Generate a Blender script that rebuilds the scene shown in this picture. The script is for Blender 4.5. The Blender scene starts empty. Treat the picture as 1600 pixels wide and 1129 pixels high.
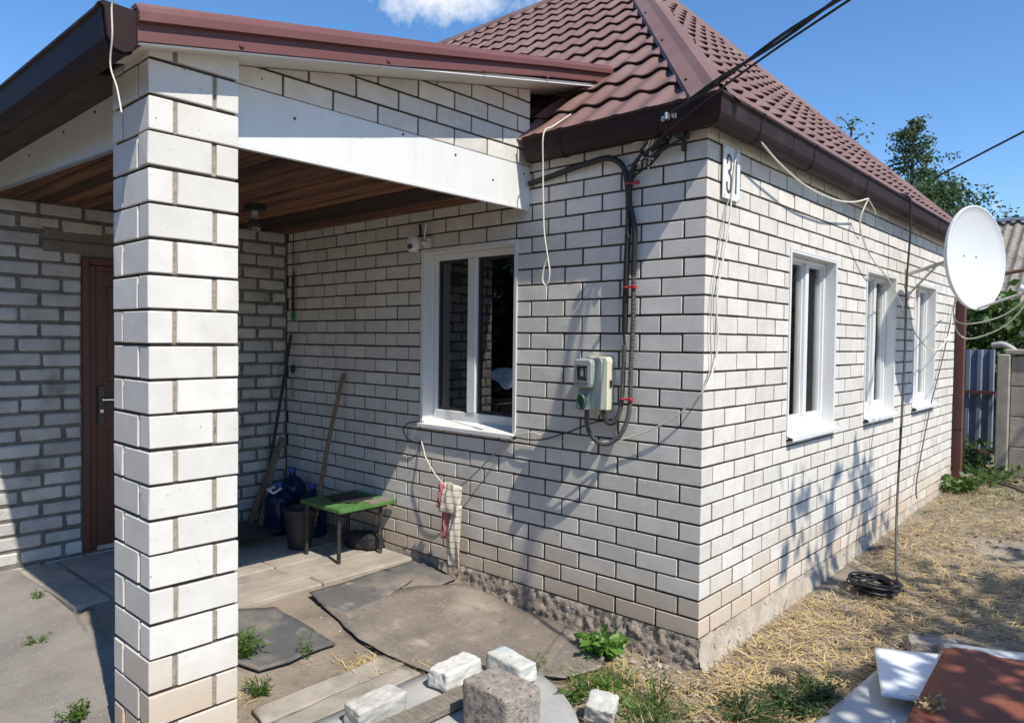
import bpy, bmesh, math, random
import numpy as np
from mathutils import Vector, Matrix, noise as mnoise
random.seed(7); rng = np.random.default_rng(7)
D = bpy.data; SC = bpy.context.scene; COL = SC.collection
R_ = math.radians

# ------------------------------------------------------------------ camera
cam = D.objects.new('camera', D.cameras.new('camera')); COL.objects.link(cam); SC.camera = cam
cam.data.sensor_width = 36; cam.data.lens = 1127.51/1600*36
cam.data.clip_start = .05; cam.data.clip_end = 600
r, u, f = (Vector(v) for v in ((.74195784, .67033757, .01208741), (-.0279435, .01290575, .99952619), (-.66986396, .74194405, -.0283071)))
m = Matrix((r, u, -f)).transposed().to_4x4(); m.translation = (1.7377, -3.3821, 1.6855)
cam.matrix_world = m

# ------------------------------------------------------------------ world, sun, exposure
SUN = Vector((1, -.245, 1.37)).normalized()
w = D.worlds.new('World'); SC.world = w; w.use_nodes = True
nt = w.node_tree; nt.nodes.clear()
def N(t, **k):
    n = nt.nodes.new(t)
    for a, b in k.items(): setattr(n, a, b)
    return n
L = lambda a, b: nt.links.new(a, b)
out = N('ShaderNodeOutputWorld'); bg = N('ShaderNodeBackground'); bg.inputs[1].default_value = .13
sky = N('ShaderNodeTexSky', sky_type='NISHITA', sun_disc=False)
sky.sun_elevation = math.asin(SUN.z); sky.sun_rotation = math.atan2(SUN.x, SUN.y)
sky.altitude = 300; sky.air_density = 1.0; sky.dust_density = .15; sky.ozone_density = 5.0
tc = N('ShaderNodeTexCoord')
nz = N('ShaderNodeTexNoise'); nz.inputs['Scale'].default_value = 9; nz.inputs['Detail'].default_value = 8; nz.inputs['Roughness'].default_value = .62
L(tc.outputs['Generated'], nz.inputs['Vector'])
big = N('ShaderNodeTexNoise'); big.inputs['Scale'].default_value = 2.2; big.inputs['Detail'].default_value = 2
L(tc.outputs['Generated'], big.inputs['Vector'])
def mth(op, a, b, clamp=False):
    n = N('ShaderNodeMath', operation=op, use_clamp=clamp)
    for i, x in enumerate((a, b)):
        if isinstance(x, (int, float)): n.inputs[i].default_value = x
        else: L(x, n.inputs[i])
    return n.outputs[0]
sub = N('ShaderNodeVectorMath', operation='SUBTRACT'); L(tc.outputs['Generated'], sub.inputs[0]); sub.inputs[1].default_value = (-.655, .625, .425)
scl = N('ShaderNodeVectorMath', operation='MULTIPLY'); L(sub.outputs[0], scl.inputs[0]); scl.inputs[1].default_value = (8.5, 8.5, 26)
ln = N('ShaderNodeVectorMath', operation='LENGTH'); L(scl.outputs[0], ln.inputs[0])
puff = mth('SUBTRACT', 1.0, ln.outputs['Value'])
puff = mth('MAXIMUM', puff, -.6)
far_ = mth('SUBTRACT', mth('MULTIPLY', big.outputs['Fac'], 3.0), 2.15)
dens = mth('MAXIMUM', mth('MULTIPLY', puff, .75), far_)
cl = mth('MULTIPLY', mth('ADD', dens, mth('MULTIPLY', mth('SUBTRACT', nz.outputs['Fac'], .5), 2.6)), 1.9, True)
mixc = N('ShaderNodeMix', data_type='RGBA'); L(cl, mixc.inputs[0]); 
hs = N('ShaderNodeHueSaturation'); hs.inputs['Saturation'].default_value = 1.15; hs.inputs['Value'].default_value = 1.32
L(sky.outputs[0], hs.inputs['Color']); L(hs.outputs[0], mixc.inputs[6])
mixc.inputs[7].default_value = (6.6, 6.9, 7.2, 1)
L(mixc.outputs[2], bg.inputs[0]); L(bg.outputs[0], out.inputs[0])
sun = D.objects.new('sun', D.lights.new('sun', 'SUN')); COL.objects.link(sun)
sun.data.energy = 5.0; sun.data.angle = R_(.53); sun.data.color = (1, .935, .825)
sun.rotation_euler = SUN.to_track_quat('Z', 'Y').to_euler(); sun.location = (8, -2, 11)
SC.view_settings.view_transform = 'Standard'; SC.view_settings.look = 'None'
SC.view_settings.exposure = .18; SC.view_settings.gamma = 1; SC.view_settings.use_curve_mapping = False

# ------------------------------------------------------------------ materials
def mat(name, c1, c2=None, scale=6., rough=.75, bump=.0, bscale=60., metal=0., rnd=0., stretch=(1, 1, 1), dirt=None, spots=None, detail=6, cut=(.35, .65), spec=.5, sp_scale=90, layers=None, sp_thr=.68):
    """procedural Principled: two colours over world-space noise, per-object variation, optional grime band above ground, specks, bump"""
    M = D.materials.new(name); M.use_nodes = True; t = M.node_tree; t.nodes.clear()
    nn = lambda ty, **k: (lambda n: ([setattr(n, a, b) for a, b in k.items()], n)[1])(t.nodes.new(ty))
    ll = t.links.new
    o = nn('ShaderNodeOutputMaterial'); p = nn('ShaderNodeBsdfPrincipled'); ll(p.outputs[0], o.inputs[0])
    p.inputs['Roughness'].default_value = rough; p.inputs['Metallic'].default_value = metal; p.inputs['Specular IOR Level'].default_value = spec
    g = nn('ShaderNodeNewGeometry'); mp = nn('ShaderNodeMapping'); mp.inputs['Scale'].default_value = stretch
    ll(g.outputs['Position'], mp.inputs['Vector'])
    def noise(s, d=detail, vec=None):
        n = nn('ShaderNodeTexNoise'); n.inputs['Scale'].default_value = s; n.inputs['Detail'].default_value = d; n.inputs['Roughness'].default_value = .6
        ll(vec or mp.outputs[0], n.inputs['Vector']); return n.outputs['Fac']
    def ramp(src, a, b):
        n = nn('ShaderNodeMapRange'); n.inputs[1].default_value = a; n.inputs[2].default_value = b; ll(src, n.inputs[0]); return n.outputs[0]
    def mix(fac, a, b, mode='MIX'):
        n = nn('ShaderNodeMix', data_type='RGBA', blend_type=mode)
        for i, x in ((0, fac), (6, a), (7, b)):
            if isinstance(x, (int, float)): n.inputs[i].default_value = x
            elif isinstance(x, tuple): n.inputs[i].default_value = (*x, 1)
            else: ll(x, n.inputs[i])
        return n.outputs[2]
    def ma(op, a, b):
        n = nn('ShaderNodeMath', operation=op)
        for i, x in enumerate((a, b)):
            if isinstance(x, (int, float)): n.inputs[i].default_value = x
            else: ll(x, n.inputs[i])
        return n.outputs[0]
    c2 = c2 or c1
    colr = mix(ramp(noise(scale), *cut), c1, c2)
    rv = None
    if rnd or dirt:
        oi = nn('ShaderNodeObjectInfo'); at = nn('ShaderNodeAttribute', attribute_name='rnd')
        rv = ma('FRACT', ma('ADD', oi.outputs['Random'], at.outputs['Fac']), 0)
    if rnd:
        v = ma('ADD', 1 - rnd/2, ma('MULTIPLY', rv, rnd))
        h = nn('ShaderNodeHueSaturation'); ll(v, h.inputs['Value']); ll(colr, h.inputs['Color']); colr = h.outputs[0]
    for (col, s, a, b) in (layers or ()):
        colr = mix(ramp(noise(s), a, b), colr, col)
    if dirt:
        col, zlo, zhi, amt = dirt
        sx = nn('ShaderNodeSeparateXYZ'); ll(g.outputs['Position'], sx.inputs[0])
        zz = ma('ADD', sx.outputs[2], ma('MULTIPLY', ma('SUBTRACT', noise(2.3), .5), .5))
        zz = ma('ADD', zz, ma('MULTIPLY', ma('SUBTRACT', rv, .5), .22))
        colr = mix(ma('MULTIPLY', ramp(zz, zhi, zlo), amt), colr, col)
    if spots:
        colr = mix(ramp(noise(sp_scale, 2), sp_thr, sp_thr + .05), colr, spots)
    ll(colr, p.inputs['Base Color'])
    if bump:
        b = nn('ShaderNodeBump'); b.inputs['Strength'].default_value = bump; b.inputs['Distance'].default_value = .01
        ll(noise(bscale, 5), b.inputs['Height']); ll(b.outputs[0], p.inputs['Normal'])
    return M

white_brick = mat('white silicate brick', (.69, .655, .60), (.61, .578, .53), 9, .87, .15, 130, rnd=.17, dirt=((.54, .40, .27), .12, .54, .7), spots=(.27, .235, .19), sp_scale=52, sp_thr=.70, layers=[((.53, .49, .43), 3.1, .55, .8), ((.70, .685, .655), 22, .58, .7), ((.40, .36, .31), 31, .70, .73)])
pillar_brick = mat('pillar silicate brick', (.70, .675, .63), (.635, .607, .56), 8, .88, .07, 210, rnd=.10, dirt=((.50, .37, .24), .05, .5, .75), spots=(.33, .29, .25), sp_scale=47, sp_thr=.71, layers=[((.57, .53, .47), 3.4, .56, .8), ((.45, .41, .36), 26, .70, .73)])
rough_brick = mat('rough weathered brick', (.55, .53, .50), (.42, .40, .37), 7, .9, .6, 75, rnd=.28, layers=[((.2, .17, .14), 3.5, .62, .8)])
gable_brick = white_brick
mortar = mat('grey brown mortar', (.082, .065, .05), (.05, .04, .032), 25, .95, .5, 90)
mortar_light = mat('beige mortar', (.40, .345, .27), (.27, .23, .175), 30, .95, .8, 90, spots=(.12, .1, .08), sp_scale=60, sp_thr=.66)
mortar_rough = mat('old grey mortar', (.2, .185, .165), (.12, .11, .1), 14, .95, .7, 60)
plinth_m = mat('rough cast plinth', (.43, .36, .29), (.24, .2, .16), 30, .95, .8, 70)
plinth_s = mat('smooth cement plinth', (.50, .44, .36), (.38, .33, .265), 9, .95, .7, 60, spots=(.13, .105, .08), sp_scale=28, sp_thr=.64)
pvc = mat('white plastic profile', (.74, .745, .74), (.69, .695, .69), 5, .35, 0, rnd=0)
white_panel = mat('white painted panel', (.75, .75, .735), (.70, .70, .685), 2.2, .5, .05, 8, layers=[((.66, .63, .57), 3.5, .58, .85)], stretch=(4, 4, .7))
soffit_m = mat('off white soffit sheet', (.70, .68, .63), (.62, .60, .545), 3, .6)
roof_m = mat('brown coated roof steel', (.195, .118, .104), (.175, .103, .09), 3, .6, .03, 20, spec=.3, layers=[((.25, .17, .15), 1.7, .5, .8)])
trim_m = mat('brown coated steel trim', (.155, .066, .06), (.14, .058, .053), 3, .5, spec=.35, layers=[((.22, .12, .11), 2.2, .55, .85)])
gutter_m = mat('dark brown gutter', (.036, .019, .019), (.03, .0155, .0155), 4, .55, spec=.16, layers=[((.075, .055, .05), 3, .58, .85)])
dark_wood = mat('dark eave timber', (.06, .045, .035), (.03, .024, .02), 9, .9, .3, 40)
ceil_wood = mat('red brown board', (.185, .082, .044), (.065, .033, .02), 3.2, .85, 1.0, 30, rnd=1.5, stretch=(.45, 8, 8), layers=[((.045, .024, .015), 2.6, .56, .72), ((.30, .2, .13), 2.0, .66, .8)])
grey_wood = mat('weathered grey wood', (.27, .235, .19), (.15, .13, .105), 8, .85, .5, 60, stretch=(2, 12, 12))
handle_wood = mat('wooden handle', (.24, .16, .10), (.16, .105, .066), 9, .8, .2, 60, stretch=(6, 6, 1))
steel = mat('galvanised steel', (.55, .56, .57), (.42, .43, .44), 12, .4, .05, 40, metal=.8)
black_rub = mat('black plastic', (.018, .018, .02), (.03, .03, .032), 20, .5)
black_cable = mat('black cable sheath', (.012, .012, .014), None, 5, .55)
conduit_m = mat('grey corrugated conduit', (.085, .085, .09), (.045, .045, .05), 25, .6)
white_cable = mat('yellowed white cable', (.68, .65, .56), (.60, .57, .47), 15, .6)
red_m = mat('red plastic', (.42, .022, .03), None, 5, .4)
door_m = mat('red brown door', (.115, .036, .022), (.085, .027, .017), 5, .42, .1, 18, stretch=(3, 3, .6))
lock_m = mat('dark bronze lock plate', (.09, .085, .08), (.06, .056, .052), 30, .38, metal=.6)
chrome = mat('bright metal', (.7, .7, .7), None, 5, .2, metal=1)
concrete = mat('worn concrete', (.40, .355, .30), (.28, .25, .21), 5, .92, .45, 70, rnd=.14, layers=[((.19, .165, .14), 2.3, .58, .75)], spots=(.14, .12, .1), sp_scale=35, sp_thr=.7)
asphalt = mat('old pale asphalt', (.295, .27, .24), (.215, .195, .175), 4, .95, 1., 120, spots=(.46, .43, .39), sp_scale=110, sp_thr=.64, layers=[((.31, .27, .23), 1.2, .55, .75)])
cinder = mat('cinder block', (.40, .35, .30), (.22, .19, .165), 34, .97, 1., 90, spots=(.07, .06, .05), sp_scale=55, sp_thr=.63, layers=[((.50, .45, .39), 60, .62, .68)])
lino = mat('brown floor covering', (.21, .178, .15), (.15, .128, .11), 3.2, .85, .5, 45, layers=[((.31, .262, .215), 1.7, .48, .66), ((.36, .31, .255), 7, .57, .75), ((.13, .11, .095), 27, .58, .7), ((.27, .235, .195), 38, .58, .68), ((.105, .09, .08), 4.3, .62, .74)], spots=(.40, .36, .30), sp_scale=60, sp_thr=.7)
rubber = mat('dusty dark rubber', (.085, .085, .088), (.13, .124, .118), 4, .85, .5, 50, layers=[((.235, .2, .168), 2.6, .47, .66), ((.29, .25, .21), 8, .58, .74)], spots=(.3, .27, .23), sp_scale=60, sp_thr=.69)
slate = mat('grey sheet', (.42, .415, .40), (.33, .325, .31), 4, .7, .2, 40, layers=[((.22, .2, .18), 5, .62, .75)])
old_white = mat('weathered white brick', (.66, .65, .60), (.5, .49, .45), 14, .9, .6, 55, spots=(.25, .22, .18), sp_scale=40, sp_thr=.69)
old_grey = mat('grey white brick', (.52, .505, .46), (.38, .365, .33), 12, .9, .6, 55, spots=(.2, .18, .15), sp_scale=40, sp_thr=.69)
blue_brick = mat('white brick with old blue paint', (.60, .60, .56), (.47, .46, .42), 12, .9, .6, 55, layers=[((.42, .51, .56), 5, .55, .68)], spots=(.25, .22, .18), sp_scale=40, sp_thr=.7)
green_paint = mat('green painted wood', (.10, .215, .06), (.07, .155, .045), 14, .5, .3, 35, spots=(.2, .17, .12), sp_scale=45, sp_thr=.7)
leg_metal = mat('rusty black steel tube', (.05, .045, .042), (.03, .026, .024), 25, .6, .2, 60, metal=.3, spots=(.42, .38, .32), sp_scale=80, sp_thr=.66)
dish_m = mat('white dish enamel', (.69, .705, .72), (.65, .665, .68), 2, .38)
post_m = mat('red brown painted steel', (.15, .062, .052), (.12, .05, .042), 6, .55, .1, 60)
fence_blue = mat('blue steel sheet', (.23, .265, .33), (.17, .2, .26), 2, .6, .1, 20, layers=[((.27, .26, .26), 6, .58, .8)])
asb = mat('old asbestos cement', (.30, .265, .225), (.17, .15, .13), 9, .95, .3, 40)
sheet_grey = mat('galvanised flat sheet', (.47, .485, .49), (.39, .405, .41), 3, .55, .08, 15, layers=[((.38, .27, .19), 4, .66, .75)], spots=(.08, .07, .06), sp_scale=14, sp_thr=.74)
sheet_white = mat('white enamel sheet', (.70, .73, .76), (.60, .64, .69), 4, .4, .05, 20, layers=[((.62, .43, .3), 5, .68, .76)], spots=(.1, .1, .12), sp_scale=30, sp_thr=.73)
rust = mat('rust brown primer sheet', (.21, .065, .038), (.165, .05, .03), 4, .75, .25, 50, layers=[((.58, .6, .57), 2.1, .655, .675)])
_t = rust.node_tree; _p = next(n for n in _t.nodes if n.type == 'BSDF_PRINCIPLED'); _src = _p.inputs['Base Color'].links[0].from_socket
_g = _t.nodes.new('ShaderNodeNewGeometry'); _d = _t.nodes.new('ShaderNodeVectorMath'); _d.operation = 'DOT_PRODUCT'; _d.inputs[1].default_value = (-.403, .915, 0)
_n = _t.nodes.new('ShaderNodeTexNoise'); _n.inputs['Scale'].default_value = 5; _n.inputs['Detail'].default_value = 6; _n.inputs['Roughness'].default_value = .62
_a = _t.nodes.new('ShaderNodeMath'); _a.operation = 'MULTIPLY_ADD'; _a.inputs[1].default_value = .30
_r = _t.nodes.new('ShaderNodeMapRange'); _r.inputs[1].default_value = .472; _r.inputs[2].default_value = .478; _mx = _t.nodes.new('ShaderNodeMix'); _mx.data_type = 'RGBA'; _mx.inputs[7].default_value = (.56, .59, .58, 1)
_t.links.new(_g.outputs['Position'], _d.inputs[0]); _t.links.new(_g.outputs['Position'], _n.inputs['Vector']); _t.links.new(_n.outputs['Fac'], _a.inputs[0]); _t.links.new(_d.outputs['Value'], _a.inputs[2]); _t.links.new(_a.outputs[0], _r.inputs[0]); _t.links.new(_r.outputs[0], _mx.inputs[0]); _t.links.new(_src, _mx.inputs[6]); _t.links.new(_mx.outputs[2], _p.inputs['Base Color'])
soil = mat('dry dusty soil', (.285, .235, .185), (.195, .16, .125), 2.2, .97, 1., 45, spots=(.40, .37, .32), sp_scale=70, sp_thr=.69, layers=[((.14, .112, .084), 5.5, .54, .7), ((.33, .265, .18), 1.3, .54, .7)])
stone_m = mat('pale pebble', (.38, .34, .29), (.24, .21, .18), 9, .9, .3, 60, rnd=.6)
straw = mat('dry straw', (.60, .455, .215), (.40, .295, .15), 3, .8, rnd=.8)
def leafmat(name, c1, c2, tr=.35):
    M = mat(name, c1, c2, 4, .55, rnd=.5); t = M.node_tree; p = next(n for n in t.nodes if n.type == 'BSDF_PRINCIPLED'); o = next(n for n in t.nodes if n.type == 'OUTPUT_MATERIAL')
    tb = t.nodes.new('ShaderNodeBsdfTranslucent'); mx = t.nodes.new('ShaderNodeMixShader'); mx.inputs[0].default_value = tr
    t.links.new(p.inputs['Base Color'].links[0].from_socket, tb.inputs[0]); t.links.new(p.outputs[0], mx.inputs[1]); t.links.new(tb.outputs[0], mx.inputs[2]); t.links.new(mx.outputs[0], o.inputs[0]); return M
leaf_vine = leafmat('vine leaf', (.10, .17, .035), (.06, .115, .025))
leaf_tree = leafmat('broad leaf', (.10, .155, .055), (.06, .10, .035))
leaf_fir = leafmat('spruce spray', (.085, .125, .045), (.04, .07, .028), .25)
leaf_weed = leafmat('weed leaf', (.13, .22, .045), (.085, .15, .03))
leaf_lush = leafmat('fresh broad weed leaf', (.15, .30, .045), (.10, .21, .035))
bark = mat('bark', (.12, .09, .065), (.07, .052, .038), 14, .95, .6, 30)
towel_m = mat('cream towel', (.72, .66, .54), (.64, .58, .47), 14, .95, .5, 250)
pink_m = mat('faded pink cloth', (.48, .17, .17), (.40, .14, .14), 14, .95, .4, 200)
curtain_m = mat('sheer curtain', (.60, .62, .59), (.40, .43, .41), 6, .9, stretch=(6, 6, .3))
curtain_b = mat('beige curtain', (.60, .47, .34), (.40, .31, .21), 6, .9, stretch=(8, 8, .3))
board_tan = mat('pale plywood', (.36, .24, .155), (.28, .185, .12), 6, .8, stretch=(6, 6, .5))
room_m = mat('dim room plaster', (.28, .27, .25), (.22, .21, .2), 2, .9)
meter_g = mat('grey green plastic', (.30, .335, .31), (.27, .30, .28), 4, .45)
meter_c = mat('cream plastic', (.68, .65, .50), (.62, .59, .45), 4, .5)
meter_k = mat('dark green knob', (.03, .07, .045), None, 4, .45)
seam_m = mat('silver foil', (.25, .34, .5), (.5, .58, .7), 7, .22, .8, 14, metal=.7)
bottle_m = D.materials.new('blue clear plastic'); bottle_m.use_nodes = True
_b = bottle_m.node_tree; _p = _b.nodes['Principled BSDF']; _p.inputs['Base Color'].default_value = (.012, .032, .085, 1); _p.inputs['Roughness'].default_value = .12
_x = _b.nodes.new('ShaderNodeBsdfTransparent'); _x.inputs[0].default_value = (.20, .34, .6, 1); _y = _b.nodes.new('ShaderNodeMixShader'); _y.inputs[0].default_value = .45
_b.links.new(_p.outputs[0], _y.inputs[1]); _b.links.new(_x.outputs[0], _y.inputs[2]); _b.links.new(_y.outputs[0], _b.nodes['Material Output'].inputs[0])
card_m = mat('worn cardboard', (.42, .35, .2), (.33, .27, .15), 6, .9)
green_m = mat('green plastic', (.03, .2, .04), None, 5, .4)
digit_m = mat('dark grey paint', (.05, .05, .055), (.09, .09, .095), 30, .7)
glass = D.materials.new('window glass'); glass.use_nodes = True
_t = glass.node_tree; _t.nodes.clear()
_o = _t.nodes.new('ShaderNodeOutputMaterial'); _g = _t.nodes.new('ShaderNodeBsdfGlossy'); _tr = _t.nodes.new('ShaderNodeBsdfTransparent'); _m = _t.nodes.new('ShaderNodeMixShader'); _f = _t.nodes.new('ShaderNodeFresnel')
_g.inputs['Roughness'].default_value = .004; _tr.inputs[0].default_value = (.93, .955, .945, 1); _f.inputs[0].default_value = 2.2
_t.links.new(_f.outputs[0], _m.inputs[0]); _t.links.new(_tr.outputs[0], _m.inputs[1]); _t.links.new(_g.outputs[0], _m.inputs[2]); _t.links.new(_m.outputs[0], _o.inputs[0])

glass_side = glass.copy(); glass_side.name = 'clear window glass'
for _n in glass_side.node_tree.nodes:
    if _n.type == 'FRESNEL': _n.inputs[0].default_value = 1.18
    if _n.type == 'BSDF_TRANSPARENT': _n.inputs[0].default_value = (.965, .98, .975, 1)
# ------------------------------------------------------------------ mesh helpers
def link(name, me, parent=None, mt=None, loc=(0, 0, 0), rot=(0, 0, 0)):
    o = D.objects.new(name, me); COL.objects.link(o); o.location = loc; o.rotation_euler = rot
    if parent: o.parent = parent
    if mt and me and not me.materials: me.materials.append(mt)
    return o
def empty(name, label, cat, loc=(0, 0, 0), rot=(0, 0, 0), group=None):
    o = D.objects.new(name, None); COL.objects.link(o); o.location = loc; o.rotation_euler = rot; o.empty_display_size = .1
    return tag(o, label, cat, group)
def tag(o, label=None, cat=None, group=None, kind=None):
    for k, v in (('label', label), ('category', cat), ('group', group), ('kind', kind)):
        if v: o[k] = v
    return o
def smooth_path(pts, n=6):
    P = [Vector(p) for p in pts]
    if len(P) < 3: return P
    res = []
    for i in range(len(P) - 1):
        p0, p1, p2, p3 = P[max(i-1, 0)], P[i], P[i+1], P[min(i+2, len(P)-1)]
        for k in range(n):
            t = k/n
            res.append(.5*((2*p1) + (p2-p0)*t + (2*p0-5*p1+4*p2-p3)*t*t + (3*p1-p0-3*p2+p3)*t**3))
    return res + [P[-1]]
class MB:
    def __init__(s): s.v = []; s.f = []
    def add(s, v, f):
        o = len(s.v); s.v += [tuple(x) for x in v]; s.f += [tuple(i + o for i in q) for q in f]; return s
    def box(s, a, b, M=None):
        v = [(x, y, z) for x in (a[0], b[0]) for y in (a[1], b[1]) for z in (a[2], b[2])]
        if M: v = [M @ Vector(x) for x in v]
        return s.add(v, [(0, 1, 3, 2), (4, 6, 7, 5), (0, 4, 5, 1), (2, 3, 7, 6), (0, 2, 6, 4), (1, 5, 7, 3)])
    def tube(s, pts, r, seg=7, n=6, smooth=True, cap=True):
        P = smooth_path(pts, n) if smooth else [Vector(p) for p in pts]
        rr = r if callable(r) else (lambda t: r)
        up = Vector((.31, .57, .76)); V = []; F = []; last = None
        for i, p in enumerate(P):
            d = (P[min(i+1, len(P)-1)] - P[max(i-1, 0)])
            d = d.normalized() if d.length > 1e-9 else Vector((0, 0, 1))
            a = last - d*last.dot(d) if last else up - d*up.dot(d)
            if a.length < 1e-5: a = d.orthogonal()
            a.normalize(); last = a; b = d.cross(a); q = rr(i/max(len(P)-1, 1))
            V += [p + (a*math.cos(2*math.pi*k/seg) + b*math.sin(2*math.pi*k/seg))*q for k in range(seg)]
        for i in range(len(P)-1):
            for k in range(seg):
                F.append((i*seg+k, i*seg+(k+1) % seg, (i+1)*seg+(k+1) % seg, (i+1)*seg+k))
        if cap: F += [tuple(range(seg))[::-1], tuple((len(P)-1)*seg+k for k in range(seg))]
        return s.add(V, F)
    def lathe(s, prof, seg=24, M=None):
        V = []; F = []
        for (q, z) in prof: V += [Vector((q*math.cos(2*math.pi*k/seg), q*math.sin(2*math.pi*k/seg), z)) for k in range(seg)]
        for i in range(len(prof)-1):
            for k in range(seg): F.append((i*seg+k, i*seg+(k+1) % seg, (i+1)*seg+(k+1) % seg, (i+1)*seg+k))
        F += [tuple(range(seg))[::-1], tuple((len(prof)-1)*seg+k for k in range(seg))]
        if M: V = [M @ x for x in V]
        return s.add(V, F)
    def prism(s, poly, z0, z1, M=None):
        n = len(poly); zf = z0 if callable(z0) else (lambda x, y: z0); zg = z1 if callable(z1) else (lambda x, y: z1)
        V = [Vector((x, y, zf(x, y))) for x, y in poly] + [Vector((x, y, zg(x, y))) for x, y in poly]
        if M: V = [M @ x for x in V]
        return s.add(V, [tuple(range(n))[::-1], tuple(range(n, 2*n))] + [(i, (i+1) % n, n+(i+1) % n, n+i) for i in range(n)])
    def sweep(s, prof, frames, closed=True, caps=True):
        """prof: 2D points; frames: list of functions mapping (a,b)->Vector"""
        n = len(prof); V = []; F = []
        for fr in frames: V += [fr(a, b) for a, b in prof]
        for i in range(len(frames)-1):
            for k in range(n if closed else n-1): F.append((i*n+k, i*n+(k+1) % n, (i+1)*n+(k+1) % n, (i+1)*n+k))
        if caps and closed: F += [tuple(range(n))[::-1], tuple((len(frames)-1)*n+k for k in range(n))]
        return s.add(V, F)
    def build(s, name, mt, parent=None, smooth=False, bevel=0, loc=(0, 0, 0), rot=(0, 0, 0), seg=1, fix=True, jit=0, sub=0):
        me = D.meshes.new(name); me.from_pydata(s.v, [], s.f); me.update()
        if fix or bevel or sub:
            bm = bmesh.new(); bm.from_mesh(me)
            if sub: bmesh.ops.subdivide_edges(bm, edges=bm.edges[:], cuts=sub, use_grid_fill=True)
            if bevel: bmesh.ops.bevel(bm, geom=bm.edges[:], offset=bevel, segments=seg, affect='EDGES', clamp_overlap=True)
            bmesh.ops.recalc_face_normals(bm, faces=bm.faces[:])
            if jit:
                for q in bm.verts: q.co += Vector([random.uniform(-jit, jit) for _ in range(3)])
            bm.to_mesh(me); bm.free()
        if smooth:
            me.polygons.foreach_set('use_smooth', [True]*len(me.polygons))
            try: me.set_sharp_from_angle(angle=R_(38))
            except Exception: pass
        return link(name, me, parent, mt, loc, rot)
def np_mesh(name, V, F, mt, parent=None, rnd=None, loc=(0, 0, 0)):
    V = np.asarray(V, np.float32); F = np.asarray(F, np.int32); k = F.shape[1]
    me = D.meshes.new(name); me.vertices.add(len(V)); me.vertices.foreach_set('co', V.ravel())
    me.loops.add(F.size); me.loops.foreach_set('vertex_index', F.ravel())
    me.polygons.add(len(F)); me.polygons.foreach_set('loop_start', np.arange(len(F), dtype=np.int32)*k)
    try: me.polygons.foreach_set('loop_total', np.full(len(F), k, np.int32))
    except Exception: pass
    me.update(calc_edges=True); me.validate()
    if rnd is not None:
        a = me.attributes.new('rnd', 'FLOAT', 'FACE'); a.data.foreach_set('value', np.asarray(rnd, np.float32))
    return link(name, me, parent, mt, loc)

_bc = {}
def brick_mesh(sx, sy, sz, var=0, bev=.003, jit=.0008):
    key = (round(sx*250), round(sy*250), round(sz*500), var, bev)
    if key in _bc: return _bc[key]
    bm = bmesh.new(); bmesh.ops.create_cube(bm, size=1, matrix=Matrix.Diagonal((sx, sy, sz, 1)))
    bmesh.ops.bevel(bm, geom=bm.edges[:], offset=bev, segments=1, affect='EDGES')
    rr = random.Random(hash(key) & 0xffff)
    for q in bm.verts:
        j = jit*(3.5 if rr.random() < .12 else 1)
        q.co += Vector([-math.copysign(rr.uniform(0, j), c) + rr.uniform(-jit, jit)*.5 for c in q.co])
    me = D.meshes.new('brick'); bm.to_mesh(me); bm.free(); _bc[key] = me; return me
CAM = Vector((1.7377, -3.3821, 1.6855))

# ================================================================== GROUND
def gz(x, y):
    z = .022*min(max(y, 0), 8)
    t = min(max((-1.0 - x)/1.1, 0), 1); z += .095*t*t*(3-2*t)*(1 if y > -1.9 else max(0, 1 - (-1.9-y)/.5)*.6)
    if y < -1.9: z += .026*min(max(-x-1.6, 0), 3)*min(1, (-1.9-y)/.15)
    return z
def ground_sheet(name, xs, ys, mt, amp, off=0, kind='structure', hole=None):
    V = []; F = []
    for y in ys:
        for x in xs:
            n = mnoise.noise(Vector((x*1.7, y*1.7, .3)))*amp + mnoise.noise(Vector((x*6, y*6, 2.1)))*amp*.45
            if abs(x) > 12 or abs(y) > 14: n = 0
            V.append((x, y, gz(x, y) + n + off))
    nx = len(xs)
    for j in range(len(ys)-1):
        for i in range(nx-1):
            F.append((j*nx+i, j*nx+i+1, (j+1)*nx+i+1, (j+1)*nx+i))
    o = np_mesh(name, V, F, mt); o.data.polygons.foreach_set('use_smooth', [True]*len(F)); tag(o, kind=kind); return o
ax = np.concatenate([[-300, -80, -30, -14], np.arange(-8, 4.01, .1), [6, 10, 20, 60, 300]])
ay = np.concatenate([[-300, -80, -20, -8], np.arange(-4, 9.01, .1), [11, 15, 30, 90, 300]])
ground = ground_sheet('ground', ax, ay, soil, .012)
asph = ground_sheet('asphalt_yard', np.arange(-9, -1.42, .1), np.arange(-5, -1.98, .1), asphalt, .006, .012)

# ================================================================== HOUSE
house = empty('house', 'white brick house with brown metal hip roof and four white framed windows', 'house')
ZJ = lambda n: 2.72 - .0985*n
FW = (-2.18, -1.29, 1.10, 2.31)                              # front window: x0 x1 z0 z1
SW = [(1.12, 1.965), (2.675, 3.50), (4.14, 4.97)]; SZ = (1.11, 2.275)
def wall_core(name, boxes, mt, parent):
    b = MB()
    for a, c in boxes: b.box(a, c)
    return b.build(name, mt, parent)
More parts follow.
